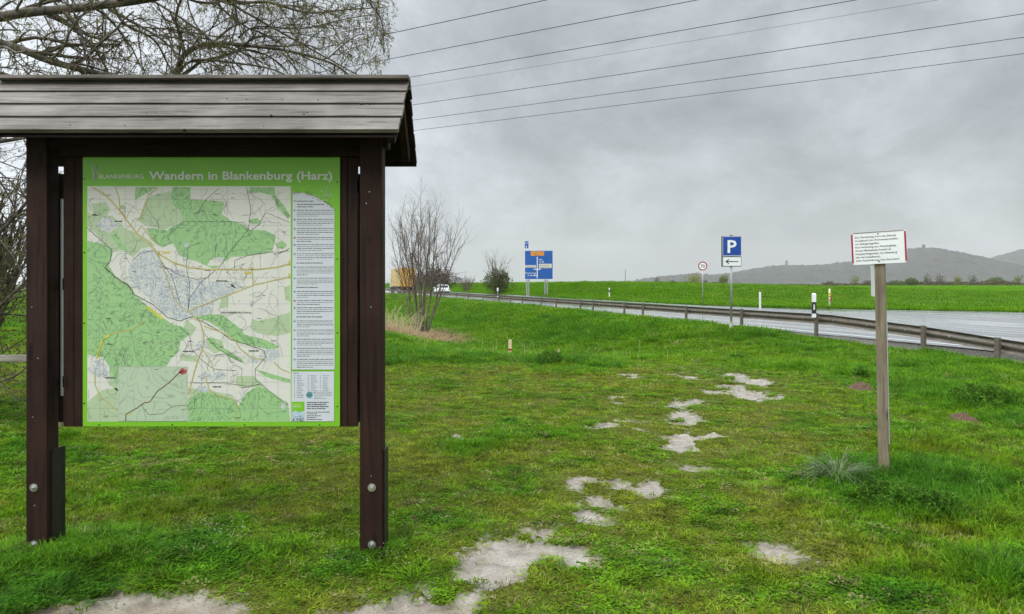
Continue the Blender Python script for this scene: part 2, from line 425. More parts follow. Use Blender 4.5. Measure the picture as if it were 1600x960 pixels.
gm.l.new(gm.rng(mk, 0, 1, .03, .45), gm.b.inputs['Specular IOR Level'])
ground = np_mesh('ground', np.stack([GX, GY, GZ], -1).reshape(-1, 3), F, gm.m, smooth=True)
tag(ground, kind='structure')
zone = sstep(2.5, 9, (GX - far_x(GY)) - sstep(60, 100, GY) * 2) * (GX > far_x(GY))
for nme, arr in (('mud', GM), ('lush', lush(GX, GY)), ('dry', dry(GX, GY)), ('zone', zone)):
    at = ground.data.attributes.new(nme, 'FLOAT', 'POINT'); at.data.foreach_set('value', arr.ravel().astype(np.float32))

# ------------------------------------------------------------------ road
rd = Mat('wet_asphalt', (.05, .05, .052), .16, 0, 1.0); rd.b.inputs['Coat Weight'].default_value = 1; rd.b.inputs['Coat Roughness'].default_value = .06; rd.b.inputs['Coat IOR'].default_value = 1.5
pv = rd.pos('World'); n_ = rd.noise(pv, 160, 3, .6); g_ = rd.node('ShaderNodeNewGeometry'); dts = []
for vv in ((.9604, .2785, 0), (-.2785, .9604, 0)):
    dp = rd.node('ShaderNodeVectorMath', operation='DOT_PRODUCT'); rd.l.new(g_.outputs['Position'], dp.inputs[0]); dp.inputs[1].default_value = vv; dts.append(dp.outputs['Value'])
cb_ = rd.node('ShaderNodeCombineXYZ'); rd.l.new(dts[0], cb_.inputs[0]); rd.l.new(rd.math('MULTIPLY', dts[1], .03), cb_.inputs[1]); st = rd.noise(cb_.outputs[0], 1.1, 5, .65)
rd.color(rd.ramp(n_, [(.3, (.032, .033, .036)), (.7, (.075, .076, .080))])); rd.rough(rd.rng(st, .42, .58, .05, .34)); rd.l.new(rd.rng(st, .42, .58, .05, .30), rd.b.inputs['Coat Roughness']); rd.bump(n_, .02, .001)
rd.b.inputs['IOR'].default_value = 1.6
yy = np.concatenate([np.arange(-60, 80, 1.0), np.arange(80, 700, 12.0)])
V = []; nC = 9
for q in yy:
    x0 = rail_x(q) + .3; x1 = float(far_x(q))
    for k in range(nC):
        t = k / (nC - 1); V.append((x0 + (x1 - x0) * t, q, .012 + .03 * math.sin(math.pi * min(1, t * 1.0))))
Fq = [(i * nC + k, i * nC + k + 1, (i + 1) * nC + k + 1, (i + 1) * nC + k) for i in range(len(yy) - 1) for k in range(nC - 1)]
tag(np_mesh('road', V, Fq, rd.m), kind='structure')
wp = simple('wet_road_paint', (.62, .63, .63), .3, 0, .15, 4)
def stripe(name, off, wdt, segs):
    m = MB()
    for a, b in segs:
        n = max(2, int((b - a) / 8) + 1); ps = [a + (b - a) * i / (n - 1) for i in range(n)]
        for p, q in zip(ps[:-1], ps[1:]):
            def pt(Y, o):
                x0 = rail_x(Y) + .3; t = o / max(.1, (float(far_x(Y)) - x0)); return (x0 + o, Y, .016 + .03 * math.sin(math.pi * min(1, max(0, t))))
            m.add([pt(p, off), pt(p, off + wdt), pt(q, off + wdt), pt(q, off)], [(0, 1, 2, 3)])
    o = m.build(name, wp); tag(o, kind='structure'); return o
stripe('road_edge_line', .55, .15, [(-50, 600)])
stripe('road_centre_line', 4.6, .13, [(a, a + 4) for a in range(-48, 300, 12)])
stripe('road_lane_line', 8.4, .13, [(-50, 300)])
# gravel verge under the rail
gv = Mat('gravel_verge_stone', (.2, .19, .17), .85); pv = gv.pos('World'); vo = gv.node('ShaderNodeTexVoronoi'); gv.l.new(pv, vo.inputs['Vector']); vo.inputs['Scale'].default_value = 22
gv.color(gv.ramp(gv.noise(pv, 18, 5, .7), [(.3, (.05, .045, .035)), (.7, (.17, .155, .13))])); gv.bump(vo.outputs['Distance'], .8, .02)
V = []; yy2 = np.arange(2, 200, .4)
lo = -.2 + (vnoise(yy2 * .8, yy2 * 0, 77) - .5) * .35 - .15 * sstep(30, 15, yy2)
for q, l_ in zip(yy2, lo):
    for k, o in enumerate((l_, 0, .15, .36)):
        X = rail_x(q) + o; V.append((X, q, float(height(X, q)) + (.008, .03, .03, .0)[k] + (.06 if k == 3 else 0)))
Fq = [(i * 4 + k, i * 4 + k + 1, (i + 1) * 4 + k + 1, (i + 1) * 4 + k) for i in range(len(yy2) - 1) for k in range(3)]
tag(np_mesh('gravel_verge', V, Fq, gv.m), kind='structure')

# ------------------------------------------------------------------ grass (nobody could count it)
def blade(bm_v, bm_f, x, y, h, wd, yaw, lean, curl, segs=2):
    cx, sy = math.cos(yaw), math.sin(yaw); px_, py_ = -sy, cx
    b = len(bm_v); ox, oy, oz = x, y, 0.0; ang = lean
    for i in range(segs + 1):
        t = i / segs
        if i == segs: bm_v.append((ox, oy, oz))
        else:
            ww = wd * (1 - .35 * t) / 2
            bm_v.append((ox - px_ * ww, oy - py_ * ww, oz)); bm_v.append((ox + px_ * ww, oy + py_ * ww, oz))
        L_ = h / segs; ox += math.sin(ang) * cx * L_; oy += math.sin(ang) * sy * L_; oz += math.cos(ang) * L_; ang += curl
    for i in range(segs):
        if i == segs - 1: bm_f.append((b + 2 * i, b + 2 * i + 1, b + 2 * i + 2))
        else: bm_f.append((b + 2 * i, b + 2 * i + 1, b + 2 * i + 3, b + 2 * i + 2))
def tuft(name, n, rad, h, wd, lean, curl, mat, segs=2, seed=1):
    r = random.Random(seed); V = []; Fc = []
    for i in range(n):
        a = r.random() * 6.283; q = rad * math.sqrt(r.random())
        blade(V, Fc, math.cos(a) * q, math.sin(a) * q, h * (.5 + .8 * r.random()), wd * (.7 + .6 * r.random()), a + r.uniform(-1.3, 1.3), abs(r.gauss(0, lean)) + .05, abs(r.gauss(0, curl)), segs)
    me = bpy.data.meshes.new(name); me.from_pydata(V, [], Fc); me.materials.append(mat)
    return bpy.data.objects.new(name, me)
def herb(name, n, rad, h, leaf, mat, seed=1):
    """low broad-leaved weeds: little stems carrying oval leaves"""
    r = random.Random(seed); V = []; Fc = []
    for i in range(n):
        a = r.random() * 6.283; q = rad * math.sqrt(r.random()); z = h * r.uniform(.25, 1) * (1 - .5 * q / rad)
        c = Vector((math.cos(a) * q, math.sin(a) * q, z)); s = leaf * r.uniform(.6, 1.3)
        M = Euler((r.gauss(0, .5), r.gauss(0, .5), r.random() * 6.3)).to_matrix()
        b = len(V)
        for u, v_ in ((-1, 0), (-.35, .42), (.45, .36), (1, 0), (.45, -.36), (-.35, -.42)): V.append(tuple(c + M @ Vector((u * s, v_ * s, -.15 * s * abs(u)))))
        Fc.append(tuple(range(b, b + 6)))
    me = bpy.data.meshes.new(name); me.from_pydata(V, [], Fc); me.materials.append(mat)
    return bpy.data.objects.new(name, me)
def leaf_mat(name, use_inst=True, base=None, rough=.5, trans=.35, v=.3):
    g = Mat(name, (.08, .14, .02), rough, 0, .12); pw = g.pos('World')
    if use_inst:
        ti = g.attr('tint', 'INSTANCER'); dr = g.attr('dry', 'INSTANCER')
        cr = g.ramp(ti, [(0, (.208, .250, .018)), (.3, (.158, .275, .010)), (.7, (.108, .255, .008)), (1, (.060, .182, .010))])
        cr = g.mix(dr, cr, (.36, .27, .15))
    else: cr = base
    ri = g.node('ShaderNodeObjectInfo').outputs['Random']
    nn = g.noise(pw, 40, 3, .6)
    k = g.math('ADD', g.rng(ri, 0, 1, 1 - v, 1 + v, False), g.math('ADD', g.rng(nn, .3, .7, -.3, .3, False), g.rng(g.noise(pw, 5.0, 4, .65), .35, .65, -.46, .30, False)))
    vm_ = g.node('ShaderNodeVectorMath', operation='SCALE')
    if isinstance(cr, tuple): vm_.inputs[0].default_value = cr
    else: g.l.new(cr, vm_.inputs[0])
    g.l.new(k, vm_.inputs['Scale'])
    g.color(vm_.outputs[0])
    tr = g.node('ShaderNodeBsdfTranslucent'); g.l.new(vm_.outputs[0], tr.inputs[0])
    ms = g.node('ShaderNodeMixShader'); ms.inputs[0].default_value = trans
    g.l.new(g.b.outputs[0], ms.inputs[1]); g.l.new(tr.outputs[0], ms.inputs[2]); g.l.new(ms.outputs[0], g.o.inputs[0])
    return g.m
gmat = leaf_mat('grass_blades', rough=.75, trans=.42)
srcs = [tuft('lawn_tuft', 20, .055, .058, .0062, .75, .35, gmat, 2, 1), tuft('flat_tuft', 18, .06, .056, .0064, 1.1, .3, gmat, 2, 2),
        tuft('tall_tuft', 26, .06, .15, .0055, .35, .38, gmat, 3, 3), tuft('arching_tuft', 22, .05, .17, .006, .6, .55, gmat, 3, 4),
        herb('herb_tuft', 34, .075, .06, .011, gmat, 5), tuft('coarse_tuft', 18, .09, .12, .014, .5, .4, gmat, 2, 6)]
def scatter(name, X, Y, Z, idx_, scl, tint, dr, srcs):
    n = len(X)
    me = bpy.data.meshes.new(name); me.vertices.add(n); me.vertices.foreach_set('co', np.stack([X, Y, Z], -1).astype(np.float32).ravel())
    def at(nm, typ, arr, key='value'):
        a = me.attributes.new(nm, typ, 'POINT'); a.data.foreach_set(key, arr.ravel())
    at('vidx', 'INT', idx_.astype(np.int32)); at('scl', 'FLOAT_VECTOR', scl.astype(np.float32), 'vector')
    rot = np.stack([rng.normal(0, .08, n), rng.normal(0, .08, n), rng.random(n) * 6.283], -1)
    at('rot', 'FLOAT_VECTOR', rot.astype(np.float32), 'vector'); at('tint', 'FLOAT', tint.astype(np.float32)); at('dry', 'FLOAT', dr.astype(np.float32))
    o = bpy.data.objects.new(name, me); COL.objects.link(o)
    t = bpy.data.node_groups.new(name + '_scatter', 'GeometryNodeTree')
    t.interface.new_socket('Geometry', in_out='INPUT', socket_type='NodeSocketGeometry'); t.interface.new_socket('Geometry', in_out='OUTPUT', socket_type='NodeSocketGeometry')
    gi = t.nodes.new('NodeGroupInput'); go = t.nodes.new('NodeGroupOutput'); jn = t.nodes.new('GeometryNodeJoinGeometry')
    def na(nm, typ):
        q = t.nodes.new('GeometryNodeInputNamedAttribute'); q.data_type = typ; q.inputs[0].default_value = nm
        return q.outputs[0]
    for i, s in enumerate(srcs):
        ip = t.nodes.new('GeometryNodeInstanceOnPoints'); oi = t.nodes.new('GeometryNodeObjectInfo'); oi.inputs['Object'].default_value = s
        oi.inputs['As Instance'].default_value = True
        cp = t.nodes.new('FunctionNodeCompare'); cp.data_type = 'INT'; cp.operation = 'EQUAL'
        t.links.new(na('vidx', 'INT'), cp.inputs[2]); cp.inputs[3].default_value = i
        t.links.new(gi.outputs[0], ip.inputs['Points']); t.links.new(cp.outputs[0], ip.inputs['Selection']); t.links.new(oi.outputs['Geometry'], ip.inputs['Instance'])
        t.links.new(na('rot', 'FLOAT_VECTOR'), ip.inputs['Rotation']); t.links.new(na('scl', 'FLOAT_VECTOR'), ip.inputs['Scale'])
        t.links.new(ip.outputs[0], jn.inputs[0])
    t.links.new(jn.outputs[0], go.inputs[0])
    md_ = o.modifiers.new('scatter', 'NODES'); md_.node_group = t
    return tag(o, kind='stuff')
# candidate points with a density that thins with distance while the tufts grow
nC_ = 300000
u = rng.random(nC_)
Ya = (math.sqrt(2.4) + u * (math.sqrt(135) - math.sqrt(2.4))) ** 2           # pdf ~ Y^-.5
Xa = (rng.random(nC_) * 2 - 1) * (.93 * Ya + .8)
# thin out evenly nearest the camera
e_ = (Xa - rail_x(Ya)) / 1.041
fe = Xa - far_x(Ya)
mu = mud(Xa, Ya) + (rng.random(nC_) - .5) * np.where(Ya < 6, .20, .26)
lu = lush(Xa, Ya); dd = dry(Xa, Ya)
bare = fbm(Xa * 1.6, Ya * 1.3, 3, 71)
near_cam = (Ya < 4.6)
keep = (mu < np.where(near_cam, -.03, -.015 - .006 * Ya)) & ((e_ < -.12 - .22 * rng.random(nC_)) | (fe > .4))
keep |= (mu > 0) & (mu < .5) & (rng.random(nC_) < .035) & (e_ < -1)
for mx_, my_ in (G(1345, 608), G(1502, 655)): keep &= np.hypot(Xa - mx_, Ya - my_ + .12) > .2
keep &= ~((rng.random(nC_) < .32) & (lu < .2) & (bare > .60))
Xa, Ya, lu, dd, mu, e_, fe = (q[keep] for q in (Xa, Ya, lu, dd, mu, e_, fe))
n = len(Xa); r0 = rng.random(n); n3 = fbm(Xa * 2.1, Ya * 2.1, 3, 81)
tall = lu + (r0 - .5) * .35
vi = np.where(tall > .62, np.where(rng.random(n) < .5, 2, 3), np.where(rng.random(n) < .6, 0, 1))
vi = np.where((n3 > .60) & (rng.random(n) < .6) & (Ya < 14), 4, vi)
vi = np.where(Ya > 24, np.where(rng.random(n) < .6, 5, 3), vi)
ws = 1 + np.clip((Ya - 6) / 14, 0, 3.4); ws = ws * rng.uniform(.8, 1.25, n)
hs = (.38 + .85 * lu) * rng.uniform(.7, 1.3, n) * (1 + np.clip((Ya - 8) / 40, 0, .8))
hs = np.where((vi == 2) | (vi == 3), hs * .62, hs); hs = np.where(mu > -.35, hs * (.45 + .55 * np.clip(-mu / .35, 0, 1)), hs)
hs = np.where(fe > 0, hs * 1.2, hs); hs = np.where((Ya < 4.9) & (Xa < -.4), hs * .56, hs); hs = np.where(mu > 0, .3, hs); ws = np.where(mu > 0, ws * .6, ws)
ti = np.clip(lu * .75 + (n3 - .5) * 1.5 + rng.normal(0, .14, n) + .30, 0, 1)
ti = np.where(e_ > -9, np.clip(ti * .5 + .75 * fbm(Xa * .5, Ya * .3, 4, 95) - .05, .1, .95), ti); ti = np.where(fe > 0, np.clip(ti, .4, .8), ti)
dryv = np.clip(dd + (rng.random(n) < (.09 * (lu < .35) + .03) + .6 * (mu > 0)) * rng.uniform(.3, .8, n), 0, 1)
Za = height(Xa, Ya) - .004
grass = scatter('grass', Xa, Ya, Za, vi, np.stack([ws, ws, hs * np.where(ws > 1.6, 1.15, 1)], -1), ti, dryv, srcs)
nW = 1500; Xw = rng.uniform(-3.3, -.3, nW); Yw = rng.uniform(4.05, 4.9, nW); kk = fbm(Xw * 2.2, Yw * 2.2, 3, 91) > .57; Xw = Xw[kk]; Yw = Yw[kk]
fl = leaf_mat('white_petals', False, (.6, .62, .52), .7, .2); V = []
for a_, b_ in zip(Xw, Yw):
    z_ = float(height(a_, b_)) + rng.uniform(.05, .10); s_ = rng.uniform(.0025, .0045)
    V += [(a_ - s_, b_, z_), (a_, b_ - s_, z_ + s_ * .5), (a_ + s_, b_, z_), (a_, b_ + s_, z_ + s_ * .5)]
tag(np_mesh('small_white_flowers', V, np.arange(len(V)).reshape(-1, 4), fl), 'scattered tiny white flowers low in the grass between the board posts', 'flowers', kind='stuff')
grass['label'] = 'green grass of short lawn and longer clumps around the boards'; grass['category'] = 'grass'
# the crop beyond the road
cmat = leaf_mat('crop_blades', False, (.125, .30, .0), .9, .45, .10)
csrc = [tuft('crop_tuft', 18, .09, .12, .014, .5, .4, cmat, 2, 16), tuft('crop_tall_tuft', 22, .05, .15, .006, .5, .5, cmat, 3, 14)]
nB = 75000
Yb = (math.sqrt(40) + rng.random(nB) * (math.sqrt(330) - math.sqrt(40))) ** 2
gX = far_x(Yb); Xb = gX + 1.5 + rng.random(nB) ** 1.6 * (Yb * .95 + 5 - gX + 10)
ok = (Xb < Yb * .95 + 8) & (Xb > -Yb * .5); Xb, Yb = Xb[ok], Yb[ok]; n = len(Xb)
wsb = 3.2 + Yb / 40; g_ = Xb - far_x(Yb)
row = fbm((Xb * .48 + Yb * .88) * .35, (Xb * .88 - Yb * .48) * .02, 3, 97)
sclb = np.stack([wsb, wsb, rng.uniform(.7, 1.5, n) * (.55 + .95 * row) * np.where(g_ < 7, 1.5, 1)], -1)
crop_o = scatter('crop', Xb, Yb, height(Xb, Yb) - .01, np.where(rng.random(n) < .5, 0, 1), sclb, np.clip(.58 + rng.normal(0, .07, n) + (g_ < 6) * .12, 0, 1), (rng.random(n) < .004) * .5, csrc)
crop_o['label'] = 'bright green young crop growing in the field beyond the road'; crop_o['category'] = 'crop'

# ------------------------------------------------------------------ hills
prof = [(400,449),(640,447),(880,447),(930,445),(981,443),(1002,438),(1030,434),(1064,431),(1084,429),(1100,431),(1121,432),(1146,428),(1187,420),(1220,416),(1253,416.5),(1291,416),(1311,412),(1336,410),(1380,402),(1414,391),(1435,389),(1456,391),(1497,399),(1534,410),(1560,419),(1640,432),(1800,440),(2100,444)]
prof2 = [(1380,446),(1440,440),(1500,425),(1544,413),(1559,405),(1579,397),(1600,391),(1650,381),(1720,372),(1850,376),(2050,390),(2400,410),(2900,430)]
hm = Mat('hill_forest', (.07, .075, .05), .95); pv = hm.pos('World'); a = hm.noise(pv, .02, 6, .7); b = hm.noise(pv, .12, 4, .7)
hm.color(hm.mix(hm.rng(b, .35, .65, 0, .8), hm.ramp(a, [(.35, (.010, .009, .018)), (.65, (.046, .036, .050))]), (.022, .022, .020))); hm.bump(b, 1, 4)
def hill(pr, D, seed, dx=3.2, name='hills'):
    xs = np.arange((pr[0][0] - 800) / FPX * D, (pr[-1][0] - 800) / FPX * D, dx)
    hh = EYE + (HOR - np.interp(800 + xs / D * FPX, [p[0] for p in pr], [p[1] for p in pr])) / FPX * D
    hh = np.maximum(hh, -2)
    ts = np.concatenate([np.linspace(-1, -.12, 22), np.linspace(-.1, .1, 9), np.linspace(.14, 1, 10)])
    V = []
    for t in ts:
        yo = D + t * 620; s = (1 - abs(t)) ** 1.0; s = s * s * (3 - 2 * s) if abs(t) > .02 else 1
        z = -3 + (hh + 3) * s
        z = z + (fbm(xs * .006 + 9, np.full(xs.shape, yo * .006), 3, seed) - .5) * 40 * s * (1 - s) * 2.5
        z = z + ((vnoise(xs * .16, np.full(xs.shape, yo * .16), seed + 3) - .5) * 12 + (vnoise(xs * .4, np.full(xs.shape, yo * .4), seed + 5) - .5) * 6) * np.clip((hh + 2) / 14, 0, 1) * min(1, s * 3)
        V.append(np.stack([xs * (yo / D) ** .0, np.full(xs.shape, yo), z], -1))
    V = np.array(V); a, b_ = V.shape[:2]; ii = np.arange(a * b_).reshape(a, b_)
    Fh = np.stack([ii[:-1, :-1], ii[:-1, 1:], ii[1:, 1:], ii[1:, :-1]], -1).reshape(-1, 4)
    return tag(np_mesh(name, V.reshape(-1, 3), Fh, hm.m), kind='structure')
hill(prof, 2500, 5); hill(prof2, 3100, 8)
# ------------------------------------------------------------------ haze
hz = bpy.data.materials.new('rain_haze'); hz.use_nodes = True; t = hz.node_tree
for n_ in list(t.nodes): t.nodes.remove(n_)
ho = t.nodes.new('ShaderNodeOutputMaterial'); hv = t.nodes.new('ShaderNodeVolumePrincipled'); t.links.new(hv.outputs[0], ho.inputs['Volume'])
hv.inputs['Color'].default_value = (1, .94, .99, 1); hv.inputs['Density'].default_value = .000115; hv.inputs['Anisotropy'].default_value = .2
m = MB(); m.box((200, 1700, 98), (8400, 4400, 204)); tag(m.build('haze', hz), kind='stuff')

# ------------------------------------------------------------------ materials of the built things
M_stain = wood('brown_stained_wood', (.014, .006, .004), (.036, .016, .010), 'z', .7, .35, True, 1, .2)
M_stainx = wood('brown_stained_wood_lying_shaded', (.010, .005, .0035), (.024, .011, .007), 'x', .75, .35, True, 1, .15)  # stain darkened for the shade under the roof; grain runs lengthwise
M_roofw = wood('weathered_roof_plank', (.070, .060, .049), (.225, .200, .174), 'x', .75, .6, False, 1.3)
M_grey = wood('grey_weathered_post', (.11, .088, .056), (.275, .228, .152), 'z', .8, .5, True, .8)
M_greyx = wood('grey_fence_wood', (.16, .15, .12), (.36, .34, .29), 'x', .8, .5, True, .8)
M_steel = simple('galvanised_steel', (.42, .43, .43), .42, .7, .15, 20)
M_dsteel = simple('dark_anchor_steel', (.035, .03, .028), .5, .6, .25, 20)
M_zinc = simple('bright_zinc', (.62, .62, .62), .33, .9, .1, 60)
M_alu = simple('pale_aluminium_edge', (.62, .64, .66), .4, .3, .08, 9)
M_white = simple('white_sheet', (.74, .76, .74), .35, 0, .06, 6)
M_black = simple('black_paint', (.015, .015, .017), .5, 0, .2, 9)
M_red = simple('dark_red_paint', (.30, .012, .020), .4, 0, .12, 9)
M_blue = simple('traffic_blue', (.006, .055, .30), .35, 0, .08, 5)
M_blued = simple('direction_sign_blue', (.005, .085, .33), .4, 0, .06, 2)
M_orange = simple('sign_orange', (.75, .30, .02), .45, 0, .1, 5)
M_cream = simple('sign_cream', (.62, .60, .50), .45, 0, .08, 5)

# ------------------------------------------------------------------ the information board
ZF = 4.40
k = ZF / FPX
board = empty('information_board', ((322 - 800) * k, ZF + .06, 0), 0, 'large brown roofed notice board with green hiking map, on two posts in the grass', 'notice board')
bl = board.location
I = Matrix.Translation(-bl)                      # world coordinates -> local to the board
def kid(m, name, mat, parent=board, smooth=False, lab=None):
    """geometry given in world coordinates, stored relative to the board's base"""
    m.v = [tuple(Vector(v) - bl) for v in m.v]
    o = m.build(name, mat, parent, smooth)
    if lab: o['label'] = lab
    return o
def px_x(px, D=ZF): return (px - 800) / FPX * D
def px_z(py, D=ZF): return EYE + (HOR - py) / FPX * D
PD = .115
for x0, x1 in ((40.5, 73.5), (562, 597)):
    X0, X1 = px_x(x0), px_x(x1)
    m = MB(); m.box(((X0 + X1) / 2, ZF + PD / 2, 1.22), (X1 - X0, PD, 2.52), None, .006); p = kid(m, 'post', M_stain)
    for by in (762, 851):
        b = MB(); zc_ = px_z(by); cxm = px_x(53 if x0 < 100 else 581)
        b.tube([(cxm, ZF + .001, zc_), (cxm, ZF - .004, zc_)], .024, 20); b.tube([(cxm, ZF - .004, zc_), (cxm, ZF - .014, zc_)], .014, 6)
        b.tube([(cxm, ZF - .014, zc_), (cxm, ZF - .026, zc_)], .0065, 10); kid(b, 'bolt', M_zinc, p)
    b = MB(); b.box((X1 + .005, ZF + PD * .62 + .03, .27), (.008, .13, .66)); b.box(((X0 + X1) / 2, ZF + PD + .004, .27), (X1 - X0 + .01, .007, .66)); kid(b, 'anchor_plate', M_dsteel, p)
    for sc_ in ((790 if x0 < 100 else 744), (652 if x0 < 100 else 300), (560 if x0 < 100 else 318), 480):
        b = MB(); cc = (px_x((x0 + x1) / 2 + random.uniform(-8, 8)), ZF - .0005, px_z(sc_)); b.tube([cc, (cc[0], cc[1] - .003, cc[2])], .0035, 8); kid(b, 'screw', M_steel, p)
# cross beam and head boards under the roof
m = MB(); zt = px_z(236); m.box((px_x(322), ZF + .06, 2.52), (px_x(603) - px_x(36), .10, .20), None, .004); kid(m, 'cross_beam', M_stainx)
m = MB(); m.box((px_x(331), ZF + .035, px_z(238, 4.43)), (px_x(561) - px_x(74) - .01, .028, .05), None, .003); kid(m, 'head_board', M_stainx)
# boards either side of the panel
YP = ZF + .075
for a, b_ in ((99, 115), (115.6, 132), (528, 543), (543.6, 558.5)):
    X0, X1 = px_x(a, YP), px_x(b_, YP); z0 = px_z(667, YP)
    m = MB(); m.box(((X0 + X1) / 2, YP + .016, (z0 + 2.42) / 2), (X1 - X0, .03, 2.42 - z0), None, .003); kid(m, 'frame_board', M_stain)
m = MB()
for zz in (1.0, 1.6, 2.2): m.box((px_x(331, YP), YP + .055, zz), (px_x(561) - px_x(74) - .004, .04, .07), None, .003)
kid(m, 'back_batten', M_stainx)
for a in (94.6, 563.2):
    m = MB(); m.box((px_x(a, ZF + .12), ZF + .135, (px_z(307) + px_z(624)) / 2), (.010, .012, px_z(307) - px_z(624))); kid(m, 'edge_strip', M_alu)
for a, b_ in ((86, 101), (556.5, 566)):
    m = MB(); q0, q1 = px_x(a, ZF + .16), px_x(b_, ZF + .16); m.box(((q0 + q1) / 2, ZF + .155, (px_z(667) + px_z(272, ZF + .15)) / 2), (q1 - q0, .02, px_z(272, ZF + .15) - px_z(667)), None, .002); kid(m, 'added_gap_board', M_stain)  # dark boards added behind the gaps beside the posts to keep them dark
# roof
RX0, RX1 = px_x(9, 4.6), px_x(640, 4.6); RY, RZ = 4.60, px_z(122, 4.6)
EY, EZ = 4.175, px_z(207, 4.175)
BY, BZ = 4.97, px_z(257, 4.95)
def slope_planks(m, y0, z0, y1, z1, n, th=.024, lap=.012):
    dv = Vector((0, y1 - y0, z1 - z0)); Ls = dv.length; dv.normalize(); nv = Vector((0, -dv.z, dv.y)) if y1 < y0 else Vector((0, dv.z * -1, dv.y))
    if nv.z < 0: nv = -nv
    for i in range(n):
        s0 = Ls * i / n + .014; s1 = Ls * (i + 1) / n
        A = Vector((0, y0, z0)) + dv * s0 + nv * .004; B = Vector((0, y0, z0)) + dv * min(s1, Ls) + nv * .010
        jl, jr = random.uniform(-.008, .008), random.uniform(-.006, .004)
        v = []
        for X in (RX0 + jl, RX1 + jr):
            v += [(X, *(A)[1:]), (X, *(B)[1:]), (X, *(B + nv * th)[1:]), (X, *(A + nv * th)[1:])]
        m.add(v, [(0, 1, 2, 3), (7, 6, 5, 4), (0, 4, 5, 1), (1, 5, 6, 2), (2, 6, 7, 3), (3, 7, 4, 0)])
m = MB(); slope_planks(m, RY, RZ - .035, EY, EZ - .012, 4); m.mi = 1; m.add([(X, *q) for X in (RX0 + .01, RX1 - .012) for q in ((RY, RZ - .037), (EY + .004, EZ - .016), (EY + .004, EZ - .028), (RY, RZ - .05))], [(0, 1, 2, 3), (7, 6, 5, 4), (0, 4, 5, 1), (1, 5, 6, 2), (2, 6, 7, 3), (3, 7, 4, 0)])  # dark sheet added under the planks stands in for shade in the gaps
dvr = Vector((0, EY - RY, EZ - .012 - RZ + .035)).normalized(); nvr = Vector((0, -dvr.z, dvr.y)); nvr = nvr if nvr.z > 0 else -nvr; p0r = Vector((0, RY, RZ - .035)) + nvr * .031
for (px_, py_, r_) in ((355,155,.006),(385,155.5,.006),(441,155.5,.005),(497,157,.007),(565,162.5,.010),(578,162.5,.008),(475,179,.008),(424,181,.009),(480,177,.006),(195,197,.005),(288,203,.009),(243,176,.004),(412,198,.005),(230,178,.004),(110,196,.005)):
    ray = P(px_, py_, 1.0) - Vector((0, 0, EYE)); tt = (p0r - Vector((0, 0, EYE))).dot(nvr) / ray.dot(nvr); c_ = Vector((0, 0, EYE)) + ray * tt; m.tube([c_ - nvr * .006, c_ + nvr * .003], [r_ * 1.1, r_ * .8], 7)
kid(m, 'roof_slope', [M_roofw, M_stainx], lab='front roof slope of four lapped grey planks')
m = MB(); slope_planks(m, RY, RZ - .035, BY, BZ, 5); m.add([(X, *q) for X in (RX0 + .01, RX1 - .004) for q in ((RY, RZ - .037), (BY - .002, BZ - .002), (BY - .002, BZ - .014), (RY, RZ - .05))], [(0, 1, 2, 3), (7, 6, 5, 4), (0, 4, 5, 1), (1, 5, 6, 2), (2, 6, 7, 3), (3, 7, 4, 0)]); kid(m, 'roof_slope', M_stainx, lab='back roof slope of brown stained planks, underside shade put into the colour')
m = MB(); m.box(((RX0 + RX1) / 2, RY - .045, RZ - .018), (RX1 - RX0 + .012, .11, .022), Matrix.Translation((0, RY, RZ)) @ Matrix.Rotation(R(0), 4, 'X') @ Matrix.Translation((0, -RY, -RZ)), .003)
m.box(((RX0 + RX1) / 2, RY + .02, RZ - .042), (RX1 - RX0 + .006, .022, .06), None, .003); kid(m, 'ridge_board', M_roofw)
# gable: rafters along the slopes, at the ends
for X in (RX0 + .11, RX1 - .06):
    for (y1, z1) in ((EY + .05, EZ + .02), (BY - .06, BZ + .05)):
        A = Vector((X, RY, RZ - .05)); B = Vector((X, y1, z1)); d_ = (B - A).normalized(); n_ = Vector((0, -d_.z, d_.y)); n_ = -n_ if n_.z > 0 else n_
        m = MB(); v = []
        for dx in (-.022, .022):
            for q in (A, B, B + n_ * .085, A + n_ * .085): v.append((q.x + dx, q.y, q.z))
        m.add(v, [(0, 1, 2, 3), (7, 6, 5, 4), (0, 4, 5, 1), (1, 5, 6, 2), (2, 6, 7, 3), (3, 7, 4, 0)]); kid(m, 'rafter', M_stain)
if False:
    m.prism([(EY, EZ - .03), (RY, RZ - .03), (BY, BZ), (BY, BZ - .05), (RY, RZ - .12), (EY + .02, EZ - .06)], 0, .014, Matrix.Translation((X - .018, 0, 0)) @ Matrix.Rotation(R(90), 4, 'Z') @ Matrix.Scale(-1, 4, (0, 1, 0)))


# ---- the printed panel
def z1b(u, v): return (120 + u / 3.72, 230 + v / 3.72)
XPl, XPr, ZPt, ZPb = px_x(130.5, YP - .004), px_x(531.5, YP - .004), px_z(246, YP - .004), px_z(666, YP - .004)
M_lime = simple('lime_green_print', (.175, .46, .018), .38, 0, .05, 3)
m = MB(); m.box(((XPl + XPr) / 2, YP - .006, (ZPt + ZPb) / 2), (XPr - XPl, .010, ZPt - ZPb)); panel = kid(m, 'map_panel', M_lime)
YS = YP - .0115
def contour_mat(name, base, line, sc, wdt=.035, rough=.4):
    q = Mat(name, base, rough); v = q.pos(); nn = q.noise(v, sc, 3, .5, .4)
    f = q.math('FRACT', q.math('MULTIPLY', nn, 14.0)); q.color(q.mix(q.rng(f, 0, wdt * 4, .75, 0), q.mix(q.rng(q.noise(v, 6, 3), .3, .7, 0, .25), base, tuple(c * .8 for c in base)), line)); return q.m
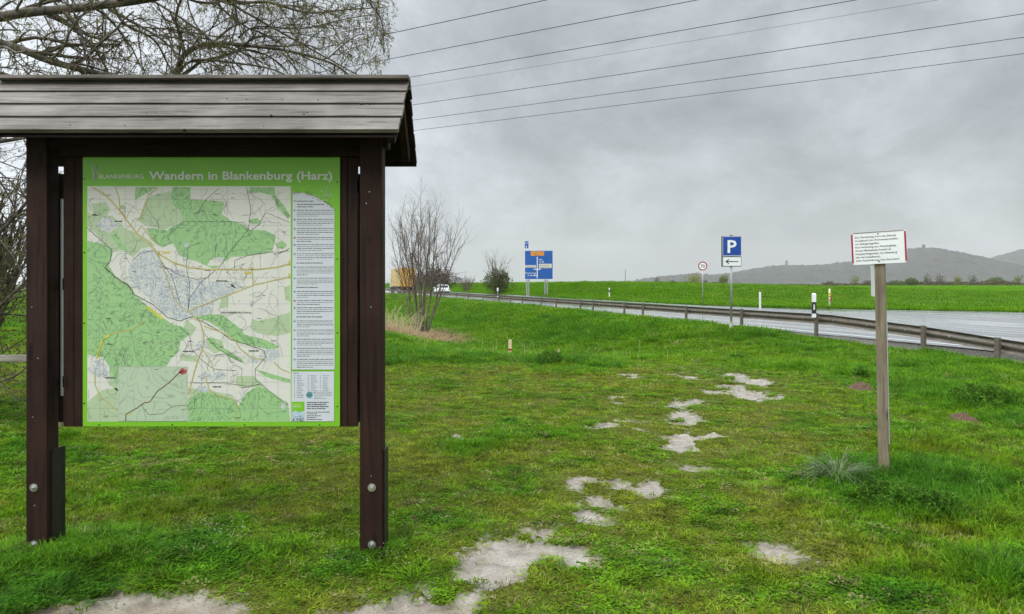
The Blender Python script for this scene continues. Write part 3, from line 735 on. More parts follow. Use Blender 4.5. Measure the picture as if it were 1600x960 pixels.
MM = {
 'paper': contour_mat('map_paper', (.65, .655, .585), (.52, .52, .44), 1.5, .02), 'forest': contour_mat('map_forest', (.30, .52, .225), (.14, .26, .11), 5.2, .10),
 'light': contour_mat('map_meadow', (.42, .53, .33), (.33, .45, .26), 2.5, .05), 'inset': contour_mat('map_inset', (.43, .54, .38), (.30, .34, .25), 3.6, .07),
 'yellow': simple('map_yellow', (.55, .45, .10), .4), 'ypale': simple('map_ochre_casing', (.36, .34, .14), .4), 'black': simple('map_ink', (.06, .065, .06), .4), 'grey': simple('map_grey_ink', (.22, .24, .23), .4),
 'col': simple('column_paper', (.56, .59, .63), .4, 0, .03), 'white': simple('print_white', (.68, .70, .64), .4, 0, .03), 'brown': simple('map_route', (.13, .04, .03), .4),
 'teal': simple('logo_teal', (.10, .30, .33), .4), 'yel': simple('map_bright_yellow', (.55, .58, .05), .4), 'redp': simple('map_red', (.40, .08, .09), .4), 'bluep': simple('map_blue', (.10, .22, .42), .4),
 'lime': M_lime, 'water': simple('map_water', (.45, .58, .66), .4)}
tw = Mat('map_town', (.5, .5, .5), .4); v_ = tw.pos(); vo = tw.node('ShaderNodeTexVoronoi', feature='DISTANCE_TO_EDGE'); tw.l.new(v_, vo.inputs['Vector']); vo.inputs['Scale'].default_value = 62
vo2 = tw.node('ShaderNodeTexVoronoi'); tw.l.new(v_, vo2.inputs['Vector']); vo2.inputs['Scale'].default_value = 170
tw.color(tw.mix(tw.rng(vo.outputs['Distance'], .02, .10, .85, 0), tw.mix(tw.rng(vo2.outputs['Distance'], .25, .45, .75, 0), tw.mix(tw.rng(tw.noise(v_, 26, 4, .6), .45, .6), (.44, .49, .52), (.60, .62, .57)), (.09, .12, .19)), (.64, .65, .60)))
MM['town'] = tw.m
keys = list(MM); MLIST = [MM[q] for q in keys]
class Print:
    """flat ink laid on the sheet, each next layer a fraction of a millimetre nearer"""
    def __init__(s): s.m = MB(); s.m.keep = True; s.lay = 0
    def up(s, n=1): s.lay += n
    def pt(s, p): Y = YS - .00016 * s.lay; return (px_x(p[0], YP - .004), Y, px_z(p[1], YP - .004))
    def poly(s, pts, mat):
        s.m.mi = keys.index(mat); a = sum(pts[i][0] * pts[(i + 1) % len(pts)][1] - pts[(i + 1) % len(pts)][0] * pts[i][1] for i in range(len(pts)))
        if a > 0: pts = pts[::-1]
        s.m.add([s.pt(p) for p in pts], [tuple(range(len(pts)))])
    def line(s, pts, wd, mat, wob=0, sub=1):
        if wob or sub > 1:
            o = []; r = random.Random(len(pts) * 7 + int(pts[0][0] * 13))
            for a, b in zip(pts[:-1], pts[1:]):
                n = max(1, int(math.hypot(b[0] - a[0], b[1] - a[1]) / 3))
                for i in range(n): t = i / n; o.append((a[0] + (b[0] - a[0]) * t + r.gauss(0, wob), a[1] + (b[1] - a[1]) * t + r.gauss(0, wob)))
            o.append(pts[-1]); pts = o
        s.m.mi = keys.index(mat); L_ = []; R_ = []
        for i, p in enumerate(pts):
            a = pts[max(0, i - 1)]; b = pts[min(len(pts) - 1, i + 1)]; dx, dy = b[0] - a[0], b[1] - a[1]; l = math.hypot(dx, dy) or 1
            nx, ny = -dy / l * wd / 2, dx / l * wd / 2; L_.append(s.pt((p[0] + nx, p[1] + ny))); R_.append(s.pt((p[0] - nx, p[1] - ny)))
        n = len(pts); s.m.add(L_ + R_, [(i, i + 1, n + i + 1, n + i) for i in range(n - 1)])
    def circ(s, c, r, mat, n=12): s.poly([(c[0] + r * math.cos(6.2832 * i / n), c[1] + r * math.sin(6.2832 * i / n)) for i in range(n)], mat)
    def text(s, t, x, y, mat, width=None, height=None, bold=.0, align='LEFT'):
        V, F = text_geo(t, width, height, align, 1.0, bold); s.m.mi = keys.index(mat); s.m.add([s.pt((x + a, y - b)) for a, b in V], F)
    def words(s, x0, x1, y, h, mat, r):
        x = x0
        while x < x1 - 1:
            wl = min(r.uniform(2, 8), x1 - x); s.poly([(x, y), (x + wl, y), (x + wl, y + h), (x, y + h)], mat); x += wl + r.uniform(.5, 1.1)
    def build(s, name): return kid(s.m, name, MLIST, panel)
zz = lambda pts: [z1b(*p) for p in pts]
def blob(u, v, a, b, n=14, seed=0):
    r = random.Random(seed); return zz([(u + a * math.cos(6.2832 * i / n) * r.uniform(.7, 1.15), v + b * math.sin(6.2832 * i / n) * r.uniform(.7, 1.15)) for i in range(n)])
pr = Print()
pr.poly([(137.5, 291.5), (455, 291.5), (455, 658.5), (137.5, 658.5)], 'paper'); pr.up()
for pts in ([(480,270),(550,260),(555,340),(600,375),(625,430),(560,455),(520,480),(400,455),(360,430),(400,320),(430,290)], [(140,400),(210,400),(280,470),(350,500),(420,540),(460,575),(380,590),(330,640),(270,600),(200,610),(130,520),(66,460),(66,380)],
            [(1020,1000),(1060,1010),(1150,990),(1243,960),(1243,1080),(1160,1100),(1050,1080),(1010,1050)], [(66,1480),(150,1410),(240,1400),(245,1592),(66,1592)], [(180,1230),(215,1230),(242,1400),(242,1420),(190,1380),(195,1290)],
            [(780,1100),(850,1130),(860,1180),(800,1200),(740,1150)], [(930,1330),(1030,1330),(1100,1390),(950,1400),(925,1370)], [(850,835),(890,830),(880,930),(830,940)], [(1205,820),(1243,800),(1243,900),(1215,890)],
            [(90,330),(170,320),(200,360),(180,400),(100,400)], [(655,1400),(760,1410),(900,1440),(925,1480),(655,1480)], [(600,1200),(700,1215),(720,1250),(610,1240)], [(640,1000),(700,1050),(670,1100),(620,1060)]): pr.poly(zz(pts), 'light')
pr.up()
for pts in ([(560,234),(665,234),(665,305),(770,310),(860,320),(845,390),(900,430),(970,450),(1000,480),(1100,485),(1160,515),(1150,560),(1140,600),(1100,620),(980,635),(900,640),(870,665),(780,655),(760,690),(830,690),(800,710),(700,665),(650,650),(600,630),(580,590),(560,560),(500,585),(460,560),(420,500),(410,470),(470,475),(530,485),(560,460),(625,430),(600,370),(560,340),(550,290)],
            [(345,234),(470,234),(430,260),(380,285),(340,310)], [(1005,234),(1150,234),(1160,290),(1200,330),(1243,400),(1230,420),(1180,360),(1130,280),(1070,265),(1010,270)],
            [(66,548),(150,560),(215,605),(190,690),(240,770),(300,790),(345,860),(420,930),(500,990),(560,1030),(620,1045),(665,1085),(605,1130),(595,1190),(545,1235),(525,1275),(245,1275),(240,1400),(200,1290),(160,1225),(66,1205)],
            [(680,990),(780,970),(850,975),(960,1060),(980,1090),(1100,1120),(1180,1160),(1140,1180),(1000,1150),(920,1130),(860,1070),(760,1010)],
            [(650,1470),(720,1420),(800,1430),(930,1470),(940,1510),(985,1430),(1050,1390),(1100,1400),(1230,1490),(1243,1592),(650,1592)], [(1040,1290),(1243,1350),(1243,1372),(1100,1335)],
            [(750,1115),(790,1110),(830,1150),(960,1230),(980,1260),(900,1225),(800,1160)], [(200,510),(240,500),(270,560),(300,600),(260,600)]): pr.poly(zz(pts), 'forest')
pr.poly(blob(1035, 432, 33, 20, seed=2), 'forest'); pr.poly(blob(1190, 572, 36, 22, seed=4), 'forest'); pr.poly(blob(270, 350, 22, 16, seed=5), 'light'); pr.poly(blob(160, 372, 16, 12, seed=6), 'forest')
pr.up()
pr.poly(zz([(330,640),(400,590),(470,620),(520,700),(620,720),(640,760),(740,780),(900,790),(940,830),(800,900),(790,960),(680,990),(600,1010),(530,990),(470,930),(400,860),(330,800),(300,720)]), 'town')
for i, (u, v, a, b) in enumerate(((180,450,62,46),(130,1290,62,55),(1120,1215,58,46),(745,1335,42,26),(835,1330,42,26),(740,1405,32,20),(735,1150,34,30),(1030,1240,40,18),(640,570,18,14),(930,800,30,22),(1020,910,18,22),(1205,1505,20,22),(830,650,40,12))): pr.poly(blob(u, v, a, b, seed=i + 20), 'town')
pr.poly(zz([(960,395),(1000,390),(1000,400),(960,402)]), 'light'); pr.up()
for i in range(8): x = 137.5 + 317.5 * (i + .5) / 8; pr.line([(x, 291.5), (x, 658.5)], .28, 'grey')
for i in range(9): y = 291.5 + 367 * (i + .5) / 9; pr.line([(137.5, y), (455, y)], .28, 'grey')
pr.up()
rr = random.Random(5)
for i in range(330):                            # tracks and field paths
    u, v = rr.uniform(70, 1230), rr.uniform(240, 1585)
    a = rr.uniform(0, 6.28); pts = [(u, v)]
    for j in range(rr.randint(2, 6)):
        a += rr.gauss(0, .5); u += math.cos(a) * 26; v += math.sin(a) * 26
        if not (68 < u < 1240 and 236 < v < 1588): break
        pts.append((u, v))
    if len(pts) > 1: pr.line(zz(pts), .42, 'grey' if rr.random() < .7 else 'black')
pr.up()
for pts in ([(66,470),(130,530),(210,600),(200,660),(170,700),(230,760),(300,800),(340,860),(440,910),(530,990),(600,1010)], [(600,1010),(680,985),(800,1050),(900,1120),(1000,1150),(1090,1180),(1100,1220)]): pr.line(zz(pts), 1.0, 'black', .35)
for pts in ([(1000,480),(900,600),(830,700),(720,790),(660,880),(650,950)], [(1000,480),(1015,360),(990,235)], [(1240,440),(1100,380),(1060,450),(1010,490),(970,440),(900,435),(620,435),(530,520),(540,545)], [(1100,1220),(1040,1290),(1040,1350),(1100,1400),(1220,1500)],
            [(600,1040),(660,1100),(670,1170),(720,1230),(800,1290),(930,1300)], [(490,680),(590,740),(700,770),(760,760)], [(330,660),(370,620),(450,600),(480,640),(560,760),(600,900)], [(650,590),(640,700),(660,800),(650,950)], [(700,390),(760,300),(830,240)],
            [(1150,620),(1230,600)], [(920,710),(920,660),(1000,630),(1140,610),(1160,630),(1240,590)], [(740,1080),(820,1170),(960,1250)], [(660,1370),(860,1370),(1000,1390),(1060,1380)], [(150,690),(250,770),(330,830),(330,880)]): pr.line(zz(pts), .7, 'black', .2)
for pts in ([(340,1270),(400,1210),(500,1150),(600,1120)], [(66,850),(110,790),(200,740)], [(230,800),(280,760),(330,750)]): pr.line(zz(pts), 1.0, 'light', .3)
pr.up()
ROADS = [([(95,236),(170,280),(230,340),(290,420),(350,500),(420,560),(480,620),(560,670),(650,700),(760,712),(900,712),(1050,712),(1160,700),(1240,680)], 2.1), ([(230,236),(250,300),(255,370),(290,410)], 1.5), ([(480,236),(420,280),(400,340),(380,400),(350,430)], 1.5),
         ([(480,630),(520,740),(560,860),(600,920),(640,950)], 1.4), ([(640,960),(760,910),(830,880),(1040,800),(1240,755)], 1.6), ([(1020,715),(1030,800)], 1.4), ([(660,960),(720,1020),(740,1080),(740,1150),(700,1260),(650,1440)], 1.6), ([(740,1040),(830,1070),(920,1120),(950,1170),(1010,1220),(1100,1240)], 1.4),
         ([(1150,1250),(1190,1290),(1240,1310)], 1.4), ([(120,1230),(160,1120),(220,1080),(330,1060),(400,1010)], 1.6), ([(110,1300),(110,1380),(140,1450),(240,1530)], 1.3), ([(750,1330),(770,1400),(800,1440),(900,1460),(940,1500),(920,1590)], 1.2), ([(350,500),(380,460),(460,560)], 1.2), ([(740,1180),(790,1260),(800,1310)], 1.2)]
for pts, wd in ROADS: pr.line(zz(pts), wd * .8 + .4, 'ypale', .15)
pr.up()
for pts, wd in ROADS: pr.line(zz(pts), wd * .5, 'yellow', .15)
pr.line(zz([(410, 935), (440, 950), (500, 1000)]), 4, 'yel', .8); pr.line(zz([(120,1225),(150,1130),(190,1090)]), 2.2, 'yel', .4)
pr.poly(zz([(1233,660),(1243,660),(1243,690),(1233,690)]), 'yellow'); pr.poly(zz([(1233,735),(1243,735),(1243,765),(1233,765)]), 'yellow'); pr.poly(zz([(500,606),(545,606),(545,618),(500,618)]), 'yellow'); pr.poly(zz([(975,725),(1015,725),(1015,738),(975,738)]), 'yellow')
pr.circ(z1b(480, 620), 2.6, 'yellow'); pr.circ(z1b(1020, 706), 2.2, 'yellow')
pr.poly(zz([(247,1277),(645,1277),(645,1592),(247,1592)]), 'inset'); pr.up()
pr.line([z1b(*p) for p in ((247,1277),(645,1277),(645,1592),(247,1592),(247,1277))], .5, 'grey')
pr.line(zz([(288,1590),(292,1550),(345,1520),(400,1485),(432,1478),(470,1420),(540,1370),(600,1310),(625,1300)]), 1.5, 'brown', .3); pr.line(zz([(380,1500),(420,1555),(500,1550),(560,1505),(640,1500)]), .8, 'brown', .4)
pr.line(zz([(250,1490),(300,1450),(360,1470),(400,1500)]), .6, 'grey', .2)
pr.poly(blob(620, 1305, 25, 20, seed=9), 'redp'); pr.line(zz([(290,1555),(335,1555)]), .9, 'yellow'); pr.line(zz([(380,1470),(425,1470)]), .9, 'yellow')
pr.up()
for t_, u, v, wd, h in (('BLANKENBURG (Harz)', 845, 966, 46, 2.7),):
    pr.text(t_, *z1b(u, v), 'black', wd, h, .012)
for i in range(60):
    u, v = rr.uniform(80, 1200), rr.uniform(260, 1580); a, b = z1b(u, v); pr.line([(a, b), (a + rr.uniform(2.5, 9), b)], .7, 'black')
for u, v, wd in ((225,432,12),(620,1186,16),(1003,1184,17),(168,1340,15),(795,1392,13),(812,778,17),(890,650,0)):
    if wd: a, b = z1b(u, v); pr.words(a, a + wd, b - .8, 1.7, 'black', rr)
for i in range(240): pr.circ(z1b(rr.gauss(560, 120), rr.gauss(830, 85)), rr.uniform(.3, .8), 'black' if rr.random() < .8 else 'redp', 5)
pr.up()
# column of route descriptions
cb = [(458, 301)] + [(458 + 65 * t, 301 + 27 * t ** 2.2) for t in (.15, .3, .45, .6, .75, .9, 1)] + [(523.5, 577.5), (457, 577.5)]
pr.poly(cb, 'col'); pr.poly([(456.5, 580.5), (522.5, 580.5), (522.5, 658), (456, 658)], 'col'); pr.up()
for i in range(170):
    t = rr.random(); pr.circ((458 + 65 * t, 301 + 27 * t ** 2.2 + rr.gauss(0, 1.7)), rr.uniform(.3, .8), 'white' if rr.random() < .5 else 'black', 5)
for i in range(90): pr.circ((512 + rr.gauss(0, 5), 304 + rr.gauss(0, 7)), rr.uniform(.3, .9), 'light' if rr.random() < .75 else 'white', 5)
pr.text('Rundwanderwege', 459.5, 315.8, 'black', 31, 2.5, .02)
pr.words(465, 507, 319.3, 1.3, 'black', rr); pr.words(465, 490, 323.1, 1.3, 'black', rr)
y = 328.5; bul = ['teal', 'bluep', 'grey', 'redp', 'bluep', 'grey', 'bluep', 'teal', 'bluep', 'redp', 'grey', 'teal', 'grey', 'teal', 'grey', 'teal', 'teal']; bi = 0; head = {6, 8, 11}
while y < 570:
    if bi in head: pr.words(464, 464 + rr.uniform(28, 46), y, 1.4, 'black', rr); y += 6.5; head.discard(bi)
    pr.circ((461, y + 1), 1.7, bul[bi % len(bul)], 8); nl = rr.choice((3, 4, 4, 5))
    for j in range(nl):
        if y > 574: break
        pr.words(464.5, 521.5 if j < nl - 1 else rr.uniform(480, 510), y, 1.05, 'black' if j % 2 == 0 else 'grey', rr); y += 3.05
    y += 2.0; bi += 1
# legend
pr.text('Legende', 459, 583.9, 'black', 9, 2.1, .01)
for cx_, n_, rows_ in ((459.5, 14, 27), (481, 11, 18), (500, 10, 17)):
    for j in range(n_):
        yy_ = 586.5 + j * 2.65; pr.circ((cx_ + 1.3, yy_), .75, ('black', 'redp', 'bluep')[0 if cx_ < 470 and j < 6 else 1 if cx_ < 470 else 0 if cx_ < 490 else 2], 5); pr.words(cx_ + 5, cx_ + rr.uniform(11, 16), yy_ - .4, .95, 'grey', rr)
pr.circ((484.2, 617), 5.2, 'teal', 20); pr.words(491, 519, 612.3, .9, 'grey', rr); pr.words(491, 518, 614.8, .9, 'grey', rr); pr.words(491, 519, 617.2, .9, 'grey', rr); pr.words(491, 505, 620, .9, 'grey', rr); pr.words(491, 510, 622.4, .9, 'grey', rr)
pr.poly([(457, 627.5), (476.5, 627.5), (476.5, 657.5), (457, 657.5)], 'lime'); pr.up()
pr.text('HKV', 480, 618.6, 'black', 8.4, 3, .03)
pr.poly([(457, 645), (462, 641), (468, 644), (476.5, 642), (476.5, 657.5), (457, 657.5)], 'water'); pr.words(459, 472, 634.8, .9, 'white', rr); pr.words(459, 470, 632, .7, 'white', rr); pr.up()
for i in range(60): pr.circ((rr.uniform(458, 476), 658 - abs(rr.gauss(2, 4))), rr.uniform(.4, 1.0), ('brown', 'black', 'grey')[rr.randint(0, 2)], 5)
for j, yv in enumerate((628, 631.2, 634.3, 637.6)): pr.words(480, 514 - 4 * (j % 2), yv, 1.5, 'black', rr)
for j, yv in enumerate((643.3, 646, 649, 651.8, 654.6)): pr.words(480, (516, 497, 502, 496, 505)[j], yv, 1.1, 'black', rr)
pr.build('map_print')
# heading and emblem
hd = Print(); hd.up(10)
hd.text('BLANKENBURG', 156, 279.6, 'white', 69.5, 7.0, .012); hd.build('town_name'); hd = Print(); hd.up(10)
hd.text('Wandern in Blankenburg (Harz)', 234, 281, 'white', 286, 13, .024); hd.build('heading'); hd = Print(); hd.up(10)
for i in range(95):
    t = rr.random(); hd.circ((150.5 - 1.5 * t + rr.gauss(0, 3.0 * (1 - t) + .8), 258 + 25 * t + rr.gauss(0, .8)), rr.uniform(.5, .95), 'white', 6)
hd.build('emblem')
for p in ((131.8 + 1, 395), (132.6, 505), (132.5, 630), (133, 280), (156, 663.5), (270, 663.5), (383, 663.5), (500, 663.5), (527.5, 405), (527.5, 520), (527.5, 635), (527.5, 285)):
    c_ = P(p[0], p[1], YP - .004); c_.y = YP - .0112; sc_ = MB(); sc_.tube([c_, c_ + Vector((0, -.003, 0))], .0042, 8); kid(sc_, 'screw', M_dsteel, panel)

# ------------------------------------------------------------------ notice on the wooden post (right)
def root_at(name, X, Y, Z, rz, label, cat, group=None): return empty(name, (X, Y, Z), rz, label, cat, group)
gz = lambda X, Y: float(height(X, Y))
D0 = 6.35; X0 = px_x(1381.5, D0)
notice = root_at('notice_sign', X0, D0, gz(X0, D0), R(29), 'white text notice with red side edges on a leaning square wooden post', 'sign')
notice.rotation_euler = (0, R(-1.15), R(-31)); notice.rotation_mode = 'XYZ'
notice.matrix_world = Matrix.Translation(notice.location) @ Matrix.Rotation(R(-1.15), 4, 'Y') @ Matrix.Rotation(R(-31), 4, 'Z')
m = MB(); m.box((0, 0, .93), (.082, .078, 2.16), None, .004); m.build('post', M_grey, notice)
zt = EYE + (HOR - 362) / FPX * D0 - notice.location.z; zb_ = EYE + (HOR - 412.5) / FPX * D0 - notice.location.z
SW, SH = .425, zt - zb_
def plate_outline(w, h, ch): return [(-w/2+ch, -h/2), (w/2-ch, -h/2), (w/2, -h/2+ch), (w/2, h/2-ch), (w/2-ch, h/2), (-w/2+ch, h/2), (-w/2, h/2-ch), (-w/2, -h/2+ch)]
ca = Matrix.Translation((-.004, -.052, (zt + zb_) / 2)) @ Matrix.Rotation(R(-1.4), 4, 'Y')
m = MB(); m.prism(plate_outline(SW, SH, .014), -.006, .006, ca); pl = m.build('sign_plate', M_white, notice)
for sx_ in (-1, 1): m = MB(); m.prism([(sx_*(SW/2-.001), -SH/2+.015), (sx_*(SW/2-.001), SH/2-.015), (sx_*(SW/2-.015), SH/2-.012), (sx_*(SW/2-.015), -SH/2+.012)], -.0075, -.0068, ca); m.build('red_edge', M_red, pl)
m = MB(); m.prism([(-SW/2+.016, SH/2-.010), (SW/2-.016, SH/2-.010), (SW/2-.016, SH/2-.001), (-SW/2+.016, SH/2-.001)], -.0078, -.007, ca); m.build('top_rim', simple('dull_rim', (.25, .24, .21), .5), pl)
m = MB(); m.keep = True
for i, t_ in enumerate(['Der Wanderweg durch das Silbertal', 'ist aufgrund von Hochwasserschäden', 'nur bedingt begehbar.', 'Eine Verbindung zum Wandergebiet', 'Kloster Michaelstein besteht ab', 'Parkplatz Regenstein, Am Platenberg', 'über das Heidelbeertal,', 'siehe Ausschilderung "Laut Alternative"']):
    wd = (.315, .33, .19, .315, .275, .32, .19, .338)[i]; V, F = text_geo(t_, wd, .0165, 'LEFT', 1, .010); z = SH/2 - .050 - i * .0288
    m.add([ca @ Vector((-SW/2 + .032 + a, -.0072, z + b)) for a, b in V], F)
m.build('lettering', M_black, pl)
for z in (SH/2 - .022, -SH/2 + .022): m = MB(); m.tube([ca @ Vector((0, -.006, z)), ca @ Vector((0, -.0115, z))], .0055, 10); m.build('screw', M_dsteel, pl)
# second narrow board fixed to the left side of the post, seen almost edge-on
cb2 = Matrix.Translation((-.062, .02, zb_ - .145)) @ Matrix.Rotation(R(99), 4, 'Z')
m = MB(); m.prism(plate_outline(.26, .27, .01), -.006, .006, Matrix.Translation((-.0625, .095, zb_ - .147)) @ Matrix.Rotation(R(-79), 4, 'Z')); s2 = m.build('side_plate', M_white, notice)
m = MB(); m.prism([(-.114, -.125), (-.128, -.125), (-.128, .125), (-.114, .125)], .0066, .0085, Matrix.Translation((-.0625, .095, zb_ - .147)) @ Matrix.Rotation(R(-79), 4, 'Z')); m.build('red_edge', M_red, s2)
m = MB(); m.box((.044, .01, zb_ - 1.0), (.004, .05, 1.1)); m.build('metal_strip', M_alu, notice); m = MB(); m.box((0, -.0, 2.013), (.08, .075, .014), None, .002); m.build('post_cap', M_dsteel, notice)

# ------------------------------------------------------------------ parking sign
D0 = 25.0; X0 = px_x(1142.5, D0)
pk = root_at('parking_sign', X0, D0, gz(X0, D0), R(-6), 'blue P parking sign above a white arrow plate, on a thin grey pole', 'sign')
B0 = px_z(518, D0)
zz_ = lambda py: px_z(py, D0) - pk.location.z
m = MB(); m.tube([(0, 0, -.1), (0, 0, zz_(368))], .038, 14); m.tube([(0, 0, zz_(368)), (0, 0, zz_(366.5))], .05, 12); m.build('pole', M_steel, pk, True)
m = MB(); m.box((0, 0, .03), (.62, .5, .10), None, .02); m.tube([(0, 0, .03), (0, 0, .3)], .06, 14)
m.build('base', simple('pale_concrete', (.42, .41, .38), .9, 0, .2, 15), pk)
def rr_outline(w, h, r, n=5):
    o = []
    for cx_, cz_, a0 in ((w/2-r, h/2-r, 0), (-w/2+r, h/2-r, 90), (-w/2+r, -h/2+r, 180), (w/2-r, -h/2+r, 270)):
        for i in range(n + 1): a = R(a0 + 90 * i / n); o.append((cx_ + r * math.cos(a), cz_ + r * math.sin(a)))
    return o
def plate(parent, name, w, h, c, mat, y=-.05, th=.02, r=.03, frame=None, fw=.012, T=Matrix()):
    Tm = T @ Matrix.Translation((c[0], 0, c[1])); m = MB(); m.prism(rr_outline(w, h, r), y, y + th, Tm); o = m.build(name, mat, parent)
    if frame:
        a = rr_outline(w - .006, h - .006, r * .9); b = rr_outline(w - .006 - 2 * fw, h - .006 - 2 * fw, max(.003, r * .9 - fw)); n = len(a); m = MB(); m.keep = True
        m.add([Tm @ Vector((p[0], y - .002, p[1])) for p in a + b], [(i, (i + 1) % n, n + (i + 1) % n, n + i) for i in range(n)]); m.build('border', frame, o)
    return o
w_, h_ = .63, .66; cz = (zz_(370) + zz_(400)) / 2
m = MB(); m.box((-.0, -.01, cz), (w_ + .012, .11, h_ + .02), None, .006); m.build('sign_box', M_black, pk)
pp = plate(pk, 'sign_plate', w_, h_, (.012, cz), M_blue, -.085, .02, .03, M_white, .012)
V, F = text_geo('P', .30, .44, 'CENTER', 1, .02); m = MB(); m.keep = True; m.add([(.012 + a, -.0885, cz - .22 + b) for a, b in V], F); m.build('lettering', M_white, pp)
cz2 = (zz_(401.5) + zz_(416.5)) / 2; m = MB(); m.box((0, -.01, cz2), (w_ + .012, .11, .345), None, .006); m.build('sign_box', M_black, pk)
pa = plate(pk, 'arrow_plate', w_, .33, (.012, cz2), M_white, -.085, .02, .03, M_black, .014)
m = MB(); m.keep = True; ya = -.0885
m.add([(-.17, ya, cz2 - .014), (.22, ya, cz2 - .014), (.22, ya, cz2 + .014), (-.17, ya, cz2 + .014)], [(0, 1, 2, 3)])
m.add([(-.21, ya - .001, cz2), (-.10, ya - .001, cz2 + .085), (-.08, ya - .001, cz2 + .065), (-.155, ya - .001, cz2)], [(0, 1, 2, 3)]); m.add([(-.21, ya - .001, cz2), (-.155, ya - .001, cz2), (-.08, ya - .001, cz2 - .065), (-.10, ya - .001, cz2 - .085)], [(0, 1, 2, 3)])
m.build('arrow', M_black, pa)

# ------------------------------------------------------------------ 70 km/h sign on the far verge
D0 = 56.0; X0 = px_x(1088, D0); X0 = max(X0, float(far_x(D0)) + .4)
s70 = root_at('speed_limit_sign', X0, D0, gz(X0, D0), R(-12), 'round white sign with red rim reading 70 on a thin pole beyond the road', 'sign')
zc70 = px_z(416, D0) - s70.location.z
m = MB(); m.tube([(0, 0, -.1), (0, 0, zc70 + .42)], .034, 12); m.build('pole', M_steel, s70, True)
m = MB(); m.tube([(0, -.05, zc70), (0, -.03, zc70)], .34, 36); dsc = m.build('sign_disc', M_red, s70)
m = MB(); m.tube([(0, -.051, zc70), (0, -.054, zc70)], .255, 36); m.build('white_field', M_white, dsc)
V, F = text_geo('70', .33, .25, 'CENTER', 1, .02); m = MB(); m.keep = True; m.add([(a, -.056, zc70 - .125 + b) for a, b in V], F); m.build('lettering', M_black, dsc)

# ------------------------------------------------------------------ direction sign
D0 = 96.5; k_ = D0 / FPX; Xc = px_x(840, D0); Xc = max(Xc, float(far_x(D0)) + .8)
ds = root_at('direction_sign', Xc, D0, gz(Xc, D0), R(-2), 'large blue direction sign with orange and white fields, on lattice legs beyond the road', 'sign')
zq = lambda py: px_z(py, D0) - ds.location.z
xq = lambda px: (px - 840) * k_
bw, z0, z1_ = 44.5 * k_, zq(437), zq(391.5); bh = z1_ - z0; cz = (z0 + z1_) / 2
for lx in (-19, -15.5, 9.5, 13.5):
    m = MB(); m.tube([(lx * k_, .12, -.5), (lx * k_, .12, z1_ - .4)], .075, 8); m.build('leg', M_steel, ds)
m = MB()
for a, b in ((-19, -15.5), (9.5, 13.5)):
    n_ = 7
    for i in range(n_):
        za = z0 * i / n_; zb2 = z0 * (i + 1) / n_; m.tube([(a * k_, .12, za), (b * k_, .12, zb2)] if i % 2 == 0 else [(b * k_, .12, za), (a * k_, .12, zb2)], .03, 5)
m.build('leg_bracing', M_steel, ds)
bp = plate(ds, 'sign_panel', bw, bh, (0, cz), M_blued, -.03, .08, .08, M_white, .045)
m = MB(); m.box((0, .07, cz), (bw * .97, .04, bh * .97)); m.build('back_frame', M_steel, ds)
tb = plate(ds, 'top_tab', 6.6 * k_, 12 * k_, (xq(821), zq(382.8)), M_blued, -.03, .06, .05, M_white, .03)
def flat(parent, name, polys, mat, y):
    m = MB(); m.keep = True
    for p in polys: m.add([(a, y, b) for a, b in p], [tuple(range(len(p)))])
    return m.build(name, mat, parent)
def rect(a, b, c, d): return [(a, c), (b, c), (b, d), (a, d)]
Q = lambda u, v: (((812 + u / 13.71) - 840) * k_, zq(372 + v / 13.71))
def rq(u0, v0, u1, v1): a = Q(u0, v1); b = Q(u1, v0); return rect(a[0], b[0], a[1], b[1])
flat(bp, 'orange_field', [rq(212, 290, 495, 382)], M_orange, -.035)
flat(bp, 'white_field', [rq(90, 585, 322, 635), rq(385, 555, 658, 648)], M_cream, -.035)
flat(bp, 'route_lines', [rq(342, 420, 358, 865), rq(290, 664, 342, 680), rq(358, 664, 415, 680), rq(285, 795, 342, 810), [Q(335, 428), Q(350, 398), Q(366, 428)], [Q(270, 672), Q(300, 655), Q(300, 688)], [Q(432, 672), Q(402, 655), Q(402, 688)], [Q(260, 802), Q(295, 782), Q(295, 822)]], M_white, -.0355)
flat(tb, 'arrow', [rq(114, 175, 124, 222), [Q(105, 185), Q(119, 158), Q(133, 185)]], M_white, -.035)
m = MB(); m.keep = True; m2 = MB(); m2.keep = True
def dt(mm, t_, u, v, wd, h, al='LEFT', y=-.038):
    V, F = text_geo(t_, wd / 13.71 * k_, h / 13.71 * k_, al, 1, .01); a0 = Q(u, v); mm.add([(a0[0] + a, y, a0[1] + b) for a, b in V], F)
dt(m2, '81', 232, 352, 46, 32); dt(m2, 'Halberstadt', 292, 330, 190, 26); dt(m2, 'Magdeburg', 292, 372, 190, 26); dt(m2, 'Zentrum', 110, 622, 190, 26); dt(m2, 'Industriegebiet', 400, 595, 210, 24); dt(m2, 'Regenstein', 400, 636, 230, 24)
dt(m, 'Halle', 385, 478, 75, 26); dt(m, 'A 36', 390, 528, 105, 34); dt(m, 'Braunschweig', 95, 765, 230, 28); dt(m, 'A 36', 140, 818, 110, 34)
m.build('white_lettering', M_white, bp); m2.build('black_lettering', M_black, bp)
m = MB(); m.keep = True; dt(m, 'A 36', 85, 125, 66, 30); m.build('tab_lettering', M_white, tb)

